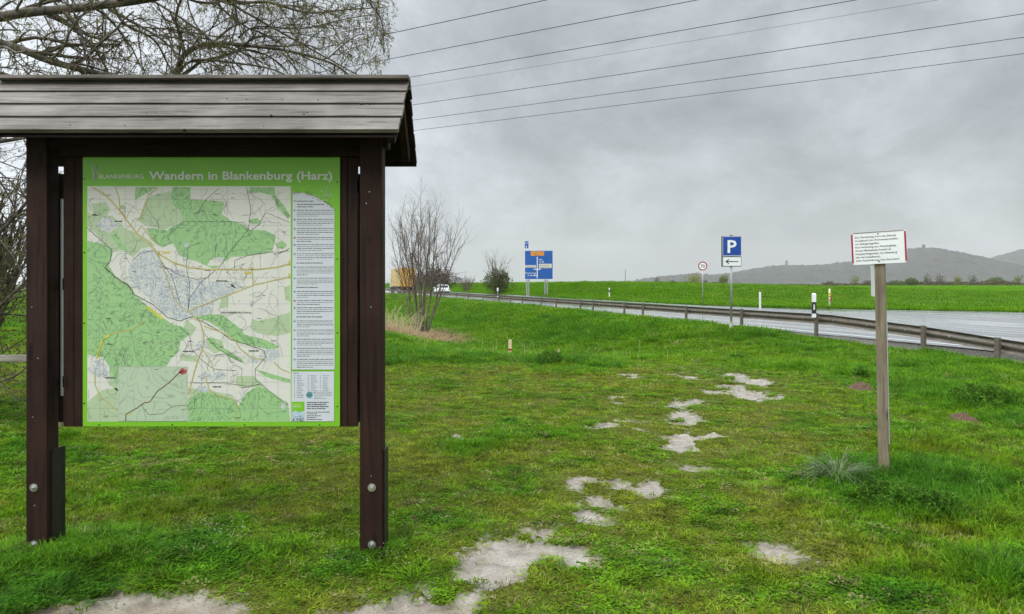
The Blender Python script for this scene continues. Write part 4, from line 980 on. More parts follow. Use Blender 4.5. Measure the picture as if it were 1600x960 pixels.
# ------------------------------------------------------------------ guard rail
grm = Mat('weathered_rail_steel', (.2, .18, .15), .5, .55); pv = grm.pos('World', (1, 1, 1)); a = grm.noise(grm.pos('World', (.6, .6, 9)), 3, 6, .65); b = grm.noise(pv, 9, 5, .7)
grm.color(grm.mix(grm.rng(b, .5, .75, 0, .55), grm.ramp(a, [(.3, (.11, .092, .072)), (.7, (.225, .195, .16))]), (.13, .085, .055))); grm.rough(grm.rng(b, .3, .7, .42, .68)); M_rail = grm.m
def rtop(Y): return float(np.interp(Y, [8, 12, 15, 17, 19, 22.5, 300], [-.35, -.05, .19, .335, .49, .66, .70]))
rail = root_at('guardrail', rail_x(30), 30, 0, 0, 'long weathered steel crash barrier along the near edge of the wet road', 'crash barrier')
off = Vector(rail.location)
prof_ = [(0, 0), (-.012, -.02), (-.055, -.045), (-.06, -.085), (-.02, -.115), (-.005, -.155), (-.02, -.195), (-.06, -.225), (-.055, -.265), (-.012, -.29), (0, -.31)]
ysr = np.concatenate([np.arange(8, 24, .8), np.arange(24, 60, 4), np.arange(60, 240, 8)]); V = []; nx, ny = -.9604, -.2785
for side in (0, 1):
    for Y in ysr:
        t_ = rtop(Y)
        for o_, dz in prof_: o2 = -o_ + side * .004 + .01; V.append((rail_x(Y) + (o2 + 0) * -nx - off.x, Y + o2 * -ny - off.y, t_ + dz))
n1_ = len(ysr); np_ = len(prof_); Fr = []
for s_ in (0, 1):
    for i in range(n1_ - 1):
        for j in range(np_ - 1): b0 = s_ * n1_ * np_ + i * np_ + j; Fr.append((b0, b0 + 1, b0 + np_ + 1, b0 + np_))
ro = np_mesh('rail', V, Fr, M_rail, rail)
m = MB(); posts_px = [1563, 1447, 1279, 1162, 1075, 1007, 978, 929, 909, 871, 848, 818, 799, 781, 756, 733.5, 714, 696, 679.5, 662, 645, 636, 628, 619, 609, 600]
PZ = [16.2 / ((p - 800) / FPX + .29) for p in posts_px] + [15.0, 13.0]
for Y in PZ:
    X = rail_x(Y); gz_ = gz(X, Y); t_ = rtop(Y); Mx = Matrix.Translation((X - off.x, Y - off.y, 0)) @ Matrix.Rotation(math.atan2(.2785, .9604), 4, 'Z')
    m = MB(); h0 = gz_ - .25; h1 = t_ + .035
    m.box((-.11, 0, (h0 + h1) / 2), (.012, .12, h1 - h0), Mx); m.box((-.08, -.06, (h0 + h1) / 2), (.05, .008, h1 - h0), Mx); m.box((-.08, .06, (h0 + h1) / 2), (.05, .008, h1 - h0), Mx); m.box((-.028, 0, t_ - .155), (.054, .08, .06), Mx)
    po = m.build('post', M_rail, rail)
for Y in np.arange(13, 60, 1.33):
    X = rail_x(Y); Mx = Matrix.Translation((X - off.x, Y - off.y, rtop(Y) - .155)) @ Matrix.Rotation(math.atan2(.2785, .9604), 4, 'Z'); m = MB(); m.tube([(.006, 0, 0), (-.014, 0, 0)], .018, 8, True, Mx); m.build('bolt', M_zinc, rail)

# ------------------------------------------------------------------ delineators and marker posts
def delineator(X, Y, Z, h, label, rz=0, band=True, group='white roadside marker posts'):
    r = root_at('delineator_post', X, Y, Z, rz, label, 'marker post', group)
    pts = [(-.06, 0), (.06, 0), (.06, .05), (.02, .10), (-.02, .10), (-.06, .05)]
    def ex(z0, z1, nm, mat, s=1.0, par=r, slant=0):
        m = MB(); v = [(a * s, (b - .05) * s, z0) for a, b in pts] + [(a * s, (b - .05) * s, z1 + slant * (b)) for a, b in pts]; n = len(pts)
        m.add(v, [tuple(range(n)), tuple(range(2*n-1, n-1, -1))] + [(i, (i+1) % n, n+(i+1) % n, n+i) for i in range(n)]); return m.build(nm, mat, par)
    b_ = ex(-.2 if Z < .3 else -.02, h, 'post_body', M_white, 1, r, .35)
    if band:
        ex(h - .60 if Z > .3 else h - .46, h - .24 if Z > .3 else h - .2, 'black_band', M_black, 1.04); m = MB(); m.box((0, -.056, h - .40), (.045, .006, .17), None, .002); m.build('reflector', simple('reflector_glass', (.6, .6, .58), .2), r)
    return r
Y_ = PZ[2]; delineator(rail_x(Y_) - .17, Y_ - .05, rtop(Y_) - .08, .70, 'white marker post with black band in front of the crash barrier, nearest of its kind', R(-10))
Y_ = PZ[13]; delineator(rail_x(Y_) - .17, Y_, rtop(Y_) - .08, .66, 'white marker post with black band at the barrier, below the dark green bush', R(-10))
Y_ = 77.0; delineator(max(px_x(952, Y_), float(far_x(Y_)) + .3), Y_, 0, 1.16, 'white marker post with black band beyond the road, right of the blue direction sign', R(-10))
Y_ = 48.5; delineator(px_x(1192, Y_), Y_ + .6, gz(px_x(1192, Y_), Y_ + .6), 1.08, 'plain white marker post without a band, beyond the road left of the notice', R(20), False)
Y_ = 47.6; X_ = px_x(1305.5, Y_); gp = root_at('utility_marker_post', X_, Y_ + .9, gz(X_, Y_ + .9), 0, 'white and yellow utility marker post with red clamps beyond the road', 'marker post')
m = MB(); m.tube([(0, 0, -.1), (0, 0, 1.33)], .055, 12); m.build('pole', simple('cream_plastic', (.70, .66, .52), .5), gp, True)
m = MB(); m.box((0, -.065, .98), (.13, .02, .26), None, .004); pq = m.build('marker_plate', simple('marker_yellow', (.75, .52, .05), .5), gp)
m = MB(); m.box((0, -.078, 1.02), (.07, .003, .012)); m.box((0, -.078, .97), (.08, .003, .012)); m.build('print', M_black, pq)
m = MB()
for z in (.50, .62, .80): m.tube([(0, 0, z), (0, 0, z + .04)], .064, 12)
m.box((.09, -.02, .66), (.06, .05, .30), None, .01); m.build('clamp', M_red, gp)
Y_ = 19.8; X_ = px_x(797, Y_); sk = root_at('survey_stake', X_, Y_, gz(X_, Y_), 0, 'pale wooden survey stake with a red band, standing in the grass below the bank', 'stake')
m = MB(); m.add([(-.045, -.015, .48), (.045, -.015, .48), (.045, .015, .48), (-.045, .015, .48), (-.045, -.015, .18), (.045, -.015, .18), (.045, .015, .18), (-.045, .015, .18), (-.02, -.01, -.1), (.02, -.01, -.1), (.02, .01, -.1), (-.02, .01, -.1)],
          [(0,1,2,3),(0,4,5,1),(1,5,6,2),(2,6,7,3),(3,7,4,0),(4,8,9,5),(5,9,10,6),(6,10,11,7),(7,11,8,4),(11,10,9,8)]); m.build('stake_body', simple('fresh_pine', (.62, .50, .30), .7), sk)
m = MB(); m.box((0, 0, .21), (.095, .036, .05)); m.build('red_band', M_red, sk)
m = MB(); mY = 17.6; mX = px_x(873, mY); m.box((0, 0, .12), (.05, .02, .30), None, .004); st_ = m.build('wooden_peg', simple('old_pine', (.45, .38, .22), .8), None); st_.location = (mX, mY, gz(mX, mY)); tag(st_, 'short weathered wooden peg beside the dark green weed clump', 'stake')

# ------------------------------------------------------------------ vehicles
def glassm(): q = Mat('dark_window_glass', (.02, .025, .03), .08, 0, .8); return q.m
M_glass = glassm(); M_rub = simple('tyre_rubber', (.02, .02, .02), .85); M_carw = Mat('white_car_paint', (.72, .74, .76), .25, 0, .6).m
M_ylw = simple('yellow_tarpaulin', (.62, .33, .015), .55, 0, .08, .8); M_ylp = simple('faded_ochre_tarpaulin', (.56, .40, .16), .6, 0, .10, .6)
M_tail = simple('tail_lamp_red', (.35, .01, .01), .25)
hd_ang = math.atan2(.2785, .9604)          # heading along the road, local +y = driving direction
def wheel(parent, x, y, r, wd):
    m = MB(); m.tube([(x - wd/2, y, r), (x - wd/2 + .02, y, r), (x + wd/2 - .02, y, r), (x + wd/2, y, r)], [r * .93, r, r, r * .93], 22); w_ = m.build('wheel', M_rub, parent, False)
    m = MB(); s = -1 if x < 0 else 1; m.tube([(x + s * wd/2, y, r), (x + s * (wd/2 + .012), y, r)], r * .6, 14); m.build('rim', M_steel, w_)
Yc = 104.0; Xc = px_x(690, Yc)
car = root_at('car', Xc, Yc, .03, hd_ang, 'white hatchback driving away on the wet road behind the bare multi-stemmed tree', 'car')
# hull: stations along y, each with half width & heights
st_ = [(-2.12, .74, .42, .72), (-2.05, .84, .30, 1.02), (-1.6, .89, .24, 1.05), (-.8, .90, .22, 1.00), (.6, .90, .22, .98), (1.3, .88, .24, .92), (1.85, .82, .28, .78), (2.12, .66, .38, .62)]
V = []; 
for y_, hw, zb0, zt0 in st_:
    for sx_, zf in ((-.80, 0), (-1, .18), (-1, .62), (-.94, .88), (-.78, 1), (.78, 1), (.94, .88), (1, .62), (1, .18), (.80, 0)): V.append((hw * sx_, y_, zb0 + (zt0 - zb0) * zf))
n = 10; Fc = [(i*n+j, i*n+(j+1) % n, (i+1)*n+(j+1) % n, (i+1)*n+j) for i in range(len(st_)-1) for j in range(n)] + [tuple(range(n)), tuple(range(len(st_)*n-1, (len(st_)-1)*n-1, -1))]
m = MB(); m.add(V, Fc); m.build('body', M_carw, car, True)
cab = [(-1.98, .66, 1.03), (-1.72, .64, 1.38), (-1.2, .62, 1.47), (-.3, .62, 1.49), (.35, .62, 1.42), (1.15, .70, .97)]
m = MB(); V = []
for y_, hw, z in cab: V += [(-hw - .14 * (1.5 - z) / .5, y_, .96), (-hw - .02, y_, z - .05), (-hw + .08, y_, z), (hw - .08, y_, z), (hw + .02, y_, z - .05), (hw + .14 * (1.5 - z) / .5, y_, .96)]
Fc = [(i*6+j, i*6+j+1, (i+1)*6+j+1, (i+1)*6+j) for i in range(5) for j in range(5)] + [tuple(range(6)), tuple(range(35, 29, -1))]
m.add(V, Fc); m.build('roof', M_carw, car, True)
m = MB(); m.add([(-.58, -2.0, 1.07), (.58, -2.0, 1.07), (.53, -1.765, 1.35), (-.53, -1.765, 1.35)], [(0, 1, 2, 3)]); m.build('rear_window', M_glass, car)
for s in (-1, 1):
    for ya, yb in ((-1.55, -.75), (-.68, .1), (.16, .85)):
        m = MB(); zt2 = 1.36 if yb < .3 else 1.12; m.add([(s * .795, ya, 1.03), (s * .795, yb, 1.03), (s * .69, yb - (.0 if yb < .3 else .35), 1.39 if yb < .3 else 1.36), (s * .69, ya + .12, 1.39)], [(0, 1, 2, 3)]); m.build('side_window', M_glass, car)
    m = MB(); m.box((s * .68, -2.075, .86), (.26, .08, .16), None, .03); m.build('tail_light', M_tail, car)
    for y_ in (-1.3, 1.35): wheel(car, s * .80, y_, .33, .2)
    m = MB(); m.box((s * .98, .62, 1.02), (.16, .1, .12), None, .03); m.build('wing_mirror', M_carw, car)
m = MB(); m.box((0, -2.10, .45), (1.5, .08, .22), None, .03); m.build('rear_bumper', M_black, car)
m = MB(); m.box((0, -2.13, .76), (.52, .02, .11)); m.build('number_plate', M_white, car)
m = MB(); m.box((0, -1.80, 1.43), (1.1, .22, .03), None, .01); m.build('roof_spoiler', M_carw, car)
# lorry
Yt = 124.0; kx = Yt / FPX; Xr = px_x(650, Yt); wt = 2.5
tr = root_at('lorry', Xr - wt / 2 * .96 - .1, Yt, .03, hd_ang, 'long lorry with yellow rear and faded ochre side, partly hidden by the board post', 'lorry')
H_ = 4.35
m = MB(); m.box((0, 7.0, 2.72), (wt, 13.6, 3.16), None, .04); m.build('trailer_box', M_ylp, tr)
m = MB(); m.box((0, .185, 2.72), (wt - .04, .03, 3.1)); rdr = m.build('rear_doors', M_ylw, tr)
m = MB()
for x in (-.9, -.3, .3, .9): m.tube([(x, .15, 1.25), (x, .15, 4.2)], .03, 6)
m.build('lock_bar', M_steel, rdr)
m = MB(); m.box((-1.262, 5.4, 2.72), (.02, .35, 3.1)); m.build('yellow_side_panel', M_ylw, tr)
m = MB(); m.box((0, 6.6, 1.0), (1.0, 12.4, .2)); m.box((0, .3, .62), (2.3, .12, .16)); m.box((-1.15, 6.2, .78), (.04, 4.0, .5)); m.box((1.15, 6.2, .78), (.04, 4.0, .5)); m.build('chassis', M_dsteel, tr)
for s in (-1, 1):
    for y_ in (1.7, 3.0, 4.3, 11.2, 14.2): wheel(tr, s * 1.08, y_, .5, .3)
    m = MB(); m.box((s * 1.0, .16, .9), (.35, .06, .14), None, .01); m.build('tail_light', M_tail, tr)
m = MB(); m.box((0, 15.1, 2.2), (2.45, 2.1, 2.9), None, .18); m.build('cab', simple('pale_cab_paint', (.5, .5, .48), .35), tr)

# ------------------------------------------------------------------ overhead lines
def wire(py1100, label, yaw_k=-1.68, hgt=14.0, thick=.0135, sag=1.3):
    D = hgt * FPX / (HOR - py1100); x0 = .2609 * D
    dl = math.hypot(yaw_k, 1); ux, uy = yaw_k / dl, 1 / dl; pts = []
    vp = 24 / FPX * dl ** -1 * 1.0
    for i in range(61):
        s = -95 + i * (260 / 60); t = (s - 30) / 130
        pts.append((x0 + ux * s, D + uy * s, EYE + hgt + s * .0107 + sag * (t * t) - sag * (30/130) ** 2))
    m = MB(); base = Vector(pts[0]); m.tube([Vector(p) - base for p in pts], thick, 5); o = m.build('power_line', M_black, None, True); o.location = base
    return tag(o, label, 'power line', 'overhead power lines crossing the sky')
names = ['highest power line, short stretch at the top left of the open sky', 'second highest power line, leaving the picture above the blue sign', 'third highest power line across the grey sky', 'thin earth wire, faintest of the lines in the sky', 'third lowest power line across the grey sky', 'second lowest power line across the grey sky', 'lowest power line, meeting the roof edge of the board']
for nm, yv in zip(names, (-53, -2, 41.6, 61, 97, 127, 148)): wire(yv, nm, hgt=18 if yv == 61 else 14, thick=.011 if yv == 61 else .020)

# ------------------------------------------------------------------ trees
def bark(name, d, l, sc=10):
    q = Mat(name, l, .85, 0, .3); v = q.pos('Object', (1, 1, .35)); n = q.noise(v, sc, 6, .7, .5); q.color(q.ramp(n, [(.35, d), (.65, l)])); q.bump(n, .6, .015); return q.m
class Tree:
    def __init__(s, seed): s.r = random.Random(seed); s.m = MB(); s.m.keep = True; s.tw = MB(); s.tw.keep = True; s.tips = []
    def path(s, p, d, L, n, wob, up, drp=0):
        pts = [p.copy()]; d = d.normalized(); 
        for i in range(n):
            d = d + Vector((s.r.gauss(0, wob), s.r.gauss(0, wob), s.r.gauss(0, wob) + up - drp * (i / n)))
            d.normalize(); p = p + d * (L / n); pts.append(p.copy())
        return pts
    def grow(s, pts, r0, r1, lvl, cfg):
        n = len(pts); rad = [r0 + (r1 - r0) * (i / (n - 1)) ** .8 for i in range(n)]
        (s.m if lvl < cfg['twiglvl'] else s.tw).tube(pts, rad, 7 if r0 > .03 else (4 if r0 > .008 else 3), False)
        if lvl >= cfg['levels']: s.tips.append(pts); return
        c = cfg['lv'][lvl]; tot = sum((pts[i+1] - pts[i]).length for i in range(n - 1)); k = max(1, int(round(c['per'] * tot)))
        for j in range(k):
            t = c.get('t0', .15) + (1 - c.get('t0', .15)) * (j + s.r.random()) / k; f = t * (n - 1); i = min(n - 2, int(f)); p = pts[i].lerp(pts[i+1], f - i)
            if cfg.get('ok') and not cfg['ok'](p): continue
            ax = (pts[i+1] - pts[i]).normalized(); o = ax.orthogonal().normalized(); o.rotate(Matrix.Rotation(s.r.random() * 6.283, 3, ax))
            a = R(s.r.uniform(*c['ang'])); d = ax * math.cos(a) + o * math.sin(a)
            L = s.r.uniform(*c['len']) * (1 - .45 * t); rr0 = min(rad[i] * .7, c['r'] * s.r.uniform(.7, 1.2))
            q = s.path(p, d, L, c['seg'], c['wob'], c['up'], c.get('drp', 0))
            if cfg.get('clip'):
                q2 = [q[0]]
                for z in q[1:]:
                    if not cfg['clip'](z): break
                    q2.append(z)
                q = q2
                if len(q) < 2: continue
            s.grow(q, rr0, rr0 * .4, lvl + 1, cfg)
def leaves_on(tr_, per, size, asp, mat, parent, seed, name='foliage', flt=None):
    r = random.Random(seed); V = []; Fc = []
    for pts in tr_.tips:
        for i in range(len(pts) - 1):
            for j in range(per):
                if r.random() > .8: continue
                p = pts[i].lerp(pts[i+1], r.random())
                if flt and not flt(p, r): continue
                M = Euler((r.random() * 6.3, r.random() * 6.3, r.random() * 6.3)).to_matrix(); sz = size * r.uniform(.6, 1.4); b = len(V)
                for u, v in ((0, 0), (.5, asp / 2), (1, 0), (.5, -asp / 2)): V.append(tuple(p + M @ Vector((u * sz, v * sz, 0))))
                Fc.append((b, b+1, b+2, b+3))
    if V: return np_mesh(name, V, Fc, mat, parent)
def finish(t, root, mt, mtw=None, tn='trunk', bn='twigs'):
    base = Vector(root.location)
    t.m.v = [tuple(Vector(v) - base) for v in t.m.v]; t.tw.v = [tuple(Vector(v) - base) for v in t.tw.v]; t.tips = [[p - base for p in q] for q in t.tips]
    np_mesh(tn, t.m.v, [f for f in t.m.f if len(f) == 4], mt, root, True); np_mesh(bn, t.tw.v, [f for f in t.tw.f if len(f) == 4], mtw or mt, root)
# bare multi-stemmed tree
bk = bark('grey_brown_bark', (.060, .050, .038), (.19, .155, .115))
T = Tree(17); TB = Vector((TX, TY, gz(TX, TY) - .05))
cfg = dict(levels=3, twiglvl=2, lv=[dict(per=2.3, ang=(20, 42), len=(1.2, 2.7), r=.018, seg=6, wob=.10, up=.12, t0=.30), dict(per=3.2, ang=(22, 46), len=(.5, 1.15), r=.013, seg=4, wob=.13, up=.05, t0=.15), dict(per=3.4, ang=(20, 50), len=(.2, .5), r=.0095, seg=3, wob=.15, up=.04, t0=.1)])
for i, (tx, H) in enumerate(((-.24, 5.2), (-.15, 5.8), (-.07, 6.1), (0, 6.2), (.07, 6.0), (.15, 5.7), (.25, 5.3), (-.36, 4.3), (.37, 4.5), (.03, 5.6), (.10, 5.0), (-.11, 5.1))):
    d = Vector((tx, T.r.uniform(-.3, .3), 1)); st0 = TB + Vector((tx * .7 + T.r.uniform(-.08, .08), T.r.uniform(-.15, .15), 0))
    p = T.path(st0, d, H * 1.0, 12, .03, .015); T.grow(p, .050, .011, 0, cfg)
tree = root_at('bare_tree', TB.x, TB.y, TB.z, 0, 'leafless multi-stemmed tree rising from dry brown grass right of the board', 'tree'); finish(T, tree, bk)

# big budding tree behind and left of the board
W = Tree(9); bk2 = bark('willow_bark', (.040, .036, .028), (.19, .165, .125), 7)
lim = lambda pts: [P(a, b, c) for a, b, c in pts]
def dens(pts, k=4):
    o = []
    for i in range(len(pts) - 1):
        p0 = pts[max(0, i-1)]; p1 = pts[i]; p2 = pts[i+1]; p3 = pts[min(len(pts)-1, i+2)]
        for j in range(k):
            t = j / k; o.append(.5 * ((2*p1) + (p2-p0)*t + (2*p0-5*p1+4*p2-p3)*t*t + (3*p1-p0-3*p2+p3)*t**3))
    o.append(pts[-1]); return o
def xlim(p):
    z = p.z; e = -1.45 if z > 4.6 else -1.45 - (4.6 - z) * .42
    return p.x < e * p.y / 9.0 + .02 + .25 * (vnoise(p.z * 2.5, p.y * 2.0, 5) - .5)
lv_main = [dict(per=3.1, ang=(25, 65), len=(.8, 1.7), r=.026, seg=7, wob=.16, up=.02, drp=.08, t0=.1), dict(per=6.4, ang=(25, 70), len=(.4, .95), r=.010, seg=5, wob=.20, up=-.01, drp=.12, t0=.08), dict(per=8.0, ang=(25, 65), len=(.18, .42), r=.0048, seg=4, wob=.22, up=-.02, drp=.22, t0=.05)]
cw = dict(levels=3, twiglvl=2, lv=lv_main, clip=xlim)
LIMBS = [([(-330,420,9.2),(-300,200,9.2),(-200,80,9.1),(0,27,9),(110,14,9),(240,-3,9),(330,-30,9.2),(430,-70,9.4)], .085, .035), ([(-310,300,9.1),(-190,30,8.6),(0,67,8.5),(80,96,8.6),(170,120,8.8),(260,150,9)], .062, .030),
         ([(175,6,9),(195,38,9),(240,62,9.1),(262,100,9.2),(280,135,9.3)], .022, .008), ([(73,24,9),(110,42,9.1),(150,80,9.2),(175,125,9.3)], .024, .010), ([(70,26,9),(88,60,8.9),(100,75,8.9),(78,95,8.8)], .016, .006),
         ([(200,420,10.2),(235,230,10),(272,125,10),(290,84,10),(330,68,10),(390,72,10),(450,80,10),(520,100,10),(555,128,10)], .060, .010), ([(275,122,10),(300,95,10),(360,98,9.8),(430,110,9.6),(480,140,9.5)], .022, .008),
         ([(300,-30,9.3),(360,2,9.2),(420,4,9.2),(480,20,9.2),(545,15,9.2),(600,12,9.2)], .030, .006), ([(372,60,9.6),(400,42,9.6),(470,45,9.6),(540,30,9.6),(600,20,9.6)], .016, .005), ([(350,0,9.4),(420,40,9.4),(500,85,9.3),(560,118,9.3)], .018, .006),
         ([(240,-40,9),(330,-90,9),(430,-110,9.1),(540,-70,9.1),(600,-20,9.2)], .04, .008), ([(0,-60,8.4),(120,-90,8.3),(260,-110,8.3),(400,-60,8.4),(470,0,8.4)], .04, .008), ([(170,15,9),(250,60,9),(300,110,9)], .02, .007), ([(-60,90,8.8),(20,120,8.8),(45,118,8.8),(90,122,8.8)], .022, .008),
         ([(330,-60,9.8),(420,-40,9.8),(520,-35,9.8),(590,20,9.8),(600,70,9.8)], .02, .006), ([(-60,-10,9.6),(60,-40,9.6),(190,-20,9.6),(300,40,9.7),(380,110,9.7)], .03, .008), ([(500,-60,9),(560,-20,9),(590,30,9),(580,80,9)], .014, .005),
         ([(-320,480,9.3),(-200,300,9.4),(-90,240,9.4),(40,215,9.3),(100,200,9.3)], .05, .015), ([(-330,560,9.2),(-180,470,9.3),(-60,420,9.4),(30,330,9.4),(70,280,9.4)], .045, .012), ([(-330,600,9.1),(-150,560,9.1),(-30,500,9.1),(40,440,9.1),(80,400,9.2)], .035, .010), ([(-200,620,9),(-60,600,9),(20,590,9),(70,540,9.1)], .022, .007), ([(-180,300,8.9),(-60,330,8.9),(20,400,8.8),(50,480,8.8)], .022, .007), ([(-150,200,9),(-40,240,9),(20,320,9),(45,420,9)], .02, .006)]
WB = Vector((px_x(-330, 9.2), 9.2, 0))
W.m.tube([WB + Vector((0, 0, -.1)), WB + Vector((.03, 0, .5)), WB + Vector((0, 0, 1.4)), P(-322, 400, 9.2), P(-300, 200, 9.2), P(-305, 40, 9.3), P(-320, -200, 9.4)], [.42, .31, .27, .24, .19, .15, .1], 12, False)
for pts, r0, r1 in LIMBS: W.grow(dens(lim(pts)), r0, r1, 0, cw)
W.m.tube(dens([Vector((px_x(205, 10.4), 10.4, -.05)), P(203, 560, 10.3), P(200, 420, 10.2)]), [.10] * 5 + [.085, .07, .065, .06][:4], 8, False) if False else None
W.m.tube([Vector((px_x(190, 10.5), 10.5, -.1)), P(186, 560, 10.4), P(192, 480, 10.3), P(200, 420, 10.2)], [.10, .085, .07, .062], 9, False)
bud = leaf_mat('willow_buds', False, (.21, .21, .065), .6, .35)
wt_ = root_at('budding_tree', WB.x, WB.y, 0, 0, 'large spreading tree with thick limbs and fresh green buds behind the board roof', 'tree'); finish(W, wt_, bk2, bark('twig_bark', (.045, .036, .026), (.16, .125, .085), 20))
leaves_on(W, 4, .038, .22, bud, wt_, 4)
# its low branches keep clear of the space under the board
# wooden rail fence at the left
fn_ = root_at('rail_fence', -8.2, 8.3, 0, 0, 'grey wooden rail fence at the left edge behind the board post', 'fence')
m = MB()
m.box((1.55, 0, px_z(560, 8.3)), (3.3, .05, .075), None, .006); m.build('rail', M_greyx, fn_)
for x in (-.0, 3.05):
    m = MB(); m.box((x, .055, .42), (.09, .06, .98) if x else (.10, .09, 1.0), None, .006); m.build('post', M_grey, fn_)

# ------------------------------------------------------------------ bushes
def leafcloud(name, c, rad, n, size, mat, parent, seed, gap=.45, low=0):
    r = np.random.default_rng(seed); q = r.normal(size=(n * 3, 3)); q /= np.linalg.norm(q, axis=1)[:, None]; q *= (r.random(n * 3) ** .45)[:, None]
    lump = 1 + .45 * (fbm(np.arctan2(q[:, 1], q[:, 0]) * 1.6 + seed, q[:, 2] * 3 + 4, 3, seed) - .5) * 2
    p = q * lump[:, None] * np.array(rad); p = p[(vnoise(p[:, 0] / size * .22 + 9, p[:, 2] / size * .22 + p[:, 1] / size * .15, seed) > gap * r.random(len(p)) * 1.4)]
    p = p[p[:, 2] > -rad[2] * (1 - low)][:n] + np.array(c); n = len(p)
    a = r.normal(size=(n, 3)); a /= np.linalg.norm(a, axis=1)[:, None]; b = np.cross(a, r.normal(size=(n, 3))); b /= np.linalg.norm(b, axis=1)[:, None]; s = (size * r.uniform(.5, 1.3, n))[:, None]
    V = np.stack([p - a * s, p + b * s * .5, p + a * s, p - b * s * .5], 1).reshape(-1, 3); F = np.arange(n * 4).reshape(-1, 4); return np_mesh(name, V, F, mat, parent)
def bush(X, Y, w_, h_, label, mat, n=3000, size=.1, seed=1, twig=None, cat='bush', group=None, name='bush', z=None, stems=14, low=0):
    zg = gz(X, Y) if z is None else z; r0 = root_at(name, X, Y, zg, 0, label, cat, group)
    if n: leafcloud('foliage', (0, 0, h_ * .5), (w_ / 2, w_ / 2 * .8, h_ * .52), n, size, mat, r0, seed, low=low)
    t = Tree(seed); b = Vector((X, Y, zg)); H = twig or h_ * .9; c = dict(levels=2, twiglvl=1, lv=[dict(per=5 / max(H, 1), ang=(18, 45), len=(H * .25, H * .5), r=.02 * max(H, 1) / 3, seg=4, wob=.12, up=.08, t0=.3), dict(per=9 / max(H, 1), ang=(20, 50), len=(H * .1, H * .22), r=.012 * max(H, 1) / 3, seg=3, wob=.14, up=.05, t0=.2)])
    for i in range(stems): d = Vector((t.r.uniform(-1, 1) * w_ / h_ * .42, t.r.uniform(-.4, .4), 1)); t.grow(t.path(b + Vector((t.r.uniform(-.12, .12) * w_, 0, -.05)), d, H * t.r.uniform(.75, 1.05), 6, .06, .02), .035 * H / 3, .008, 0, c)
    finish(t, r0, bk, None, 'stems', 'twigs'); return r0
bm_tw = leaf_mat('thicket_buds', False, (.16, .13, .06), .8, .2)
bm_dark = leaf_mat('dark_bush_leaves', False, (.085, .11, .025), .6, .25); bm_brn = leaf_mat('brown_bush_leaves', False, (.105, .085, .045), .7, .2); bm_yel = leaf_mat('spring_yellow_leaves', False, (.23, .25, .07), .6, .3); bm_grn = leaf_mat('green_bush_leaves', False, (.11, .16, .05), .6, .3)
th = bush(px_x(-75, 9.6), 9.6, 2.0, 2.7, 'dense tangle of bare brown stems at the left edge behind the board post', bm_tw, 4000, .02, 41, twig=3.1, stems=85, name='thicket', cat='shrub', low=0)
Yb_ = 117.0; Xb_ = px_x(779, Yb_); bush(Xb_, Yb_, 4.9, 4.1, 'dark green bush with bare twigs above it, left of the blue direction sign', bm_dark, 7000, .10, 3, twig=7.0, z=.0)
Yb_ = 168.0; bush(px_x(688, Yb_), Yb_, 8.6, 5.0, 'big round olive brown bush behind the white car', bm_brn, 5000, .16, 5, z=.2)
bush(px_x(662, 192), 192, 7.5, 4.6, 'brown thicket between the lorry and the big round bush', bm_brn, 3000, .15, 15, z=.2)
Yb_ = 143.0; bush(px_x(730, Yb_), Yb_, 4.8, 2.6, 'low bare brown scrub on the bank right of the white car', bm_brn, 500, .1, 6, twig=3.0, z=.25, stems=34)
FT = [(1026, 12, 17, 'br', 'bare brown tree at the far left end of the tree row beyond the field'), (1050, 16, 9, 'sc', 'low brown scrub beyond the field, left of the 70 sign'), (1083, 28, 19, 'ye', 'yellow green tree beyond the field, behind the 70 sign pole'), (1102, 9, 10, 'br', 'small bare tree just right of the 70 sign beyond the field'), (1131, 14, 17, 'ye', 'yellow green tree beyond the field, beside the parking sign pole'),
      (1296, 10, 8, 'br', 'small bare shrub beyond the field, left of the notice'), (1337, 18, 17, 'bp', 'pale bare tree beyond the field, below the left edge of the notice'), (1360, 24, 9, 'sc', 'low brown scrub beyond the field, just left of the notice post'), (1400, 26, 8, 'gs', 'low green scrub beyond the field, just right of the notice post'), (1424, 22, 12, 'gr', 'round green bush beyond the field, first right of the notice'), (1449, 14, 17, 'br', 'bare tree beyond the field, next to the round green bush'),
      (1468, 22, 19, 'br', 'widest bare tree beyond the field, right of the notice'), (1496, 14, 16, 'bp', 'olive budding tree beyond the field'), (1520, 16, 16, 'br', 'bare tree beyond the field, left of the wide pale bush'), (1555, 30, 13, 'gy', 'wide pale green bush beyond the field'), (1591, 18, 16, 'bp', 'olive tree at the far right end of the row beyond the field')]
for i, (p_, w0, h0, kd, lb) in enumerate(FT):
    D = 330.0 + (i * 37) % 40; kk = D / FPX; X = px_x(p_, D); zg = gz(X, D); hh = (447.5 - HOR) * 0 + h0 * kk + .1
    mt_ = {'br': bm_brn, 'sc': bm_brn, 'ye': bm_yel, 'bp': bm_yel, 'gr': bm_dark, 'gs': bm_dark, 'gy': bm_grn}[kd]; n_ = {'br': 260, 'bp': 420, 'ye': 2200, 'gr': 2200, 'gy': 2600, 'sc': 900, 'gs': 900}[kd]
    bush(X, D, w0 * kk, hh, lb, mt_, n_, .26, 30 + i, name='far_tree' if h0 > 12 else 'far_bush', cat='tree' if h0 > 12 else 'bush', group='trees and bushes beyond the field', stems=16 if kd in ('br', 'bp') else 7)
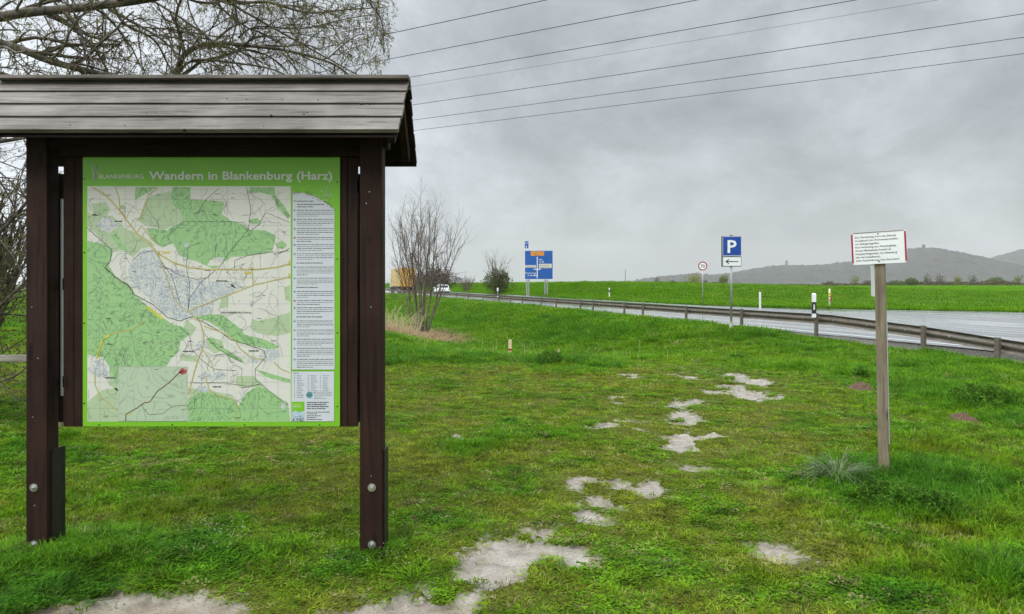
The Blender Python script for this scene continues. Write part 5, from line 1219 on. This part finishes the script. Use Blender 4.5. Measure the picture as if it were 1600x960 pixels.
# undergrowth that reads as one mass between them
V = []; r = np.random.default_rng(3); n = 9000; D = 350 + r.random(n) * 12; pxx = r.uniform(975, 1640, n); X = (pxx - 800) / FPX * D
hh = (fbm(X * .06, X * 0, 3, 7) ** 2 * 3.4 + .5) * np.where((pxx > 1150) & (pxx < 1285), .25, 1) ; Z = height(X, D) + r.random(n) * hh; p = np.stack([X, D, Z], -1); a = r.normal(size=(n, 3)) * .35; b = r.normal(size=(n, 3)) * .25
o = np_mesh('undergrowth', np.stack([p - a, p + b, p + a, p - b], 1).reshape(-1, 3), np.arange(n * 4).reshape(-1, 4), bm_brn); tag(o, 'low brown scrub line along the far edge of the green field', 'scrub', kind='stuff')
# mast and the two towers
Dm = 300.0; X = px_x(977, Dm); mo = root_at('mast', X, Dm, gz(X, Dm), 0, 'thin grey mast with a low heap at its foot at the edge of the field', 'mast')
m = MB(); m.tube([(0, 0, -.2), (0, 0, 7.6)], [.13, .07], 8); m.build('pole', M_dsteel, mo); m = MB(); m.tube([(0, 0, -.2), (0, 0, .25), (0, 0, .7)], [1.9, 1.4, .3], 9); m.build('foot_heap', simple('grey_heap', (.12, .11, .08), .9), mo)
Dt = 2500.0; X = px_x(1229, Dt); z = px_z(417, Dt); tw_ = root_at('lookout_tower', X, Dt, z - 4, 0, 'tiny square lookout tower on the hill above the marker posts', 'tower')
m = MB(); m.box((0, 0, 10), (5.5, 5.5, 26)); m.build('shaft', simple('tower_stone', (.10, .09, .08), .9), tw_); m = MB(); m.box((0, 0, 24), (6.5, 6.5, 2)); m.build('parapet', simple('tower_stone_rim', (.11, .10, .09), .9), tw_)
X = px_x(1443, Dt); z = px_z(390, Dt); tw2 = root_at('hilltop_ruin', X, Dt, z - 6, 0, 'tiny castle ruin on the highest hill top above the notice', 'ruin')
m = MB(); m.box((0, 0, 8), (9, 8, 20)); m.box((-9, 0, 6), (9, 6, 9)); m.box((11, 0, 5), (12, 6, 8)); m.build('walls', simple('ruin_stone', (.10, .09, .08), .9), tw2); m = MB(); m.prism([(-5, 18), (5, 18), (0, 24)], -4, 4); m.build('roof', simple('ruin_roof', (.08, .07, .07), .9), tw2)

# ------------------------------------------------------------------ weed clumps, tussock, mole hills
hb_ = leaf_mat('nettle_leaves', False, (.085, .20, .018), .8, .4); tsk = leaf_mat('tussock_blades', False, (.20, .25, .13), .45, .3)
def clump(px, py, w_, h_, label, n, leaf, seed):
    X, Y = G(px, py); r0 = root_at('weed_clump', X, Y, gz(X, Y), 0, label, 'weeds', 'dark green weed clumps in the grass'); r = random.Random(seed); V = []; Fc = []
    for i in range(n):
        a = r.random() * 6.283; q = math.sqrt(r.random()); q *= .8 + .3 * math.sin(a * 3 + seed) + .25 * math.sin(a * 5 + seed * 2); q *= r.choice((1, 1, 1.25)); z = max(.01, h_ * r.uniform(.1, 1.1) * (1.0 - q * q * .7)); c = Vector((math.cos(a) * q * w_ / 2, math.sin(a) * q * w_ / 2, z)); s = leaf * r.uniform(.6, 1.3)
        M = Euler((r.gauss(0, .6), r.gauss(0, .6), r.random() * 6.3)).to_matrix(); b = len(V)
        for u, v in ((-1, 0), (-.3, .45), (.5, .3), (1, 0), (.5, -.3), (-.3, -.45)): V.append(tuple(c + M @ Vector((u * s, v * s, -.2 * s * abs(u)))))
        Fc.append(tuple(range(b, b + 6)))
    np_mesh('foliage', V, Fc, hb_, r0); m = MB(); m.keep = True
    for i in range(26): a = r.random() * 6.283; q = r.random() * w_ * .4; m.tube([(math.cos(a) * q * .5, math.sin(a) * q * .5, -.02), (math.cos(a) * q, math.sin(a) * q, h_ * .8)], .003, 3, False)
    m.build('stems', hb_, r0)
clump(860, 566, .75, .28, 'dark green leafy weed clump beside the wooden peg, in front of the bank', 1600, .024, 1)
clump(1537, 634, .95, .28, 'wide dark green weed clump at the right edge, above the mole hill', 2800, .021, 2)
clump(1345, 588, .38, .20, 'small dark green weed clump above the dark mole hill left of the notice post', 420, .028, 3)
clump(1400, 790, .62, .16, 'low leafy weed clump in front of the foot of the notice post', 2800, .013, 4)
clump(1470, 800, .45, .15, 'low leafy weeds right of the foot of the notice post', 1500, .013, 5)
0 and clump(735, 700, .6, .07, 'flat dark green weed patch in the lawn right of the board', 900, .022, 6)
clump(1155, 557, .7, .16, 'low bluish green weeds at the foot of the bank below the parking sign', 500, .035, 7)
X, Y = G(1306, 748); ts = root_at('grass_tussock', X, Y, gz(X, Y), 0, 'pale grass tussock with long arching blades left of the notice post', 'grass tussock'); V = []; Fc = []; r = random.Random(8)
for i in range(210): a = r.random() * 6.283; q = r.random() * .07; blade(V, Fc, math.cos(a) * q * 1.6, math.sin(a) * q, r.uniform(.20, .40), .006, a + r.uniform(-.5, .5), r.uniform(.3, 1.0), r.uniform(.2, .42), 5)
m = MB(); m.keep = True; m.v = V; m.f = Fc; m.m = [0] * len(Fc); m.build('blades', tsk, ts)
def mole(px, py, w_, h_, label, seed):
    X, Y = G(px, py); r = np.random.default_rng(seed); n = 26; V = []
    for i in range(n):
        for j in range(n):
            x = (i / (n-1) * 2 - 1); y = (j / (n-1) * 2 - 1); d = math.hypot(x, y); V.append((x * w_/2, y * w_/2, h_ * max(0, 1 - d) ** .7 * (.6 + .8 * float(fbm(x * 4 + seed, y * 4, 3, 7))) - .015))
    Fm = [(i*n+j, (i+1)*n+j, (i+1)*n+j+1, i*n+j+1) for i in range(n-1) for j in range(n-1)]; o = np_mesh('mole_hill', V, Fm, simple('fresh_crumbly_soil', (.085, .050, .028), .95, 0, .5, 40, .8), None); o.location = (X, Y, gz(X, Y)); tag(o, label, 'mole hill', 'mole hills in the lawn')
mole(1345, 608, .42, .14, 'dark crumbly mole hill left of the notice post', 1); mole(1502, 655, .36, .11, 'reddish brown mole hill at the right edge below the wide weed clump', 2)
# dry stalks on the verge of the ditch
drm = simple('dry_stalk', (.42, .36, .20), .8); m = MB(); m.keep = True; r = random.Random(12)
for i in range(22):
    Y = r.uniform(16.5, 22); X = px_x(r.uniform(640, 1130), Y); z = gz(X, Y); h = r.uniform(.2, .5); m.tube([(X, Y, z), (X + r.uniform(-.06, .06), Y, z + h * .6), (X + r.uniform(-.15, .15), Y, z + h)], .004, 3, False)
for i in range(90):
    Y = r.uniform(29, 34); X = px_x(r.uniform(600, 655), Y); z = gz(X, Y); h = r.uniform(.5, 1.3); a = r.uniform(-.5, .6); m.tube([(X, Y, z), (X + a * h * .5, Y, z + h * .6), (X + a * h, Y, z + h * r.uniform(.7, 1))], .008, 3, False)
o = m.build('dry_stalks', drm); tag(o, 'thin dry stalks and dead stems standing along the ditch', 'dry stalks', kind='stuff')
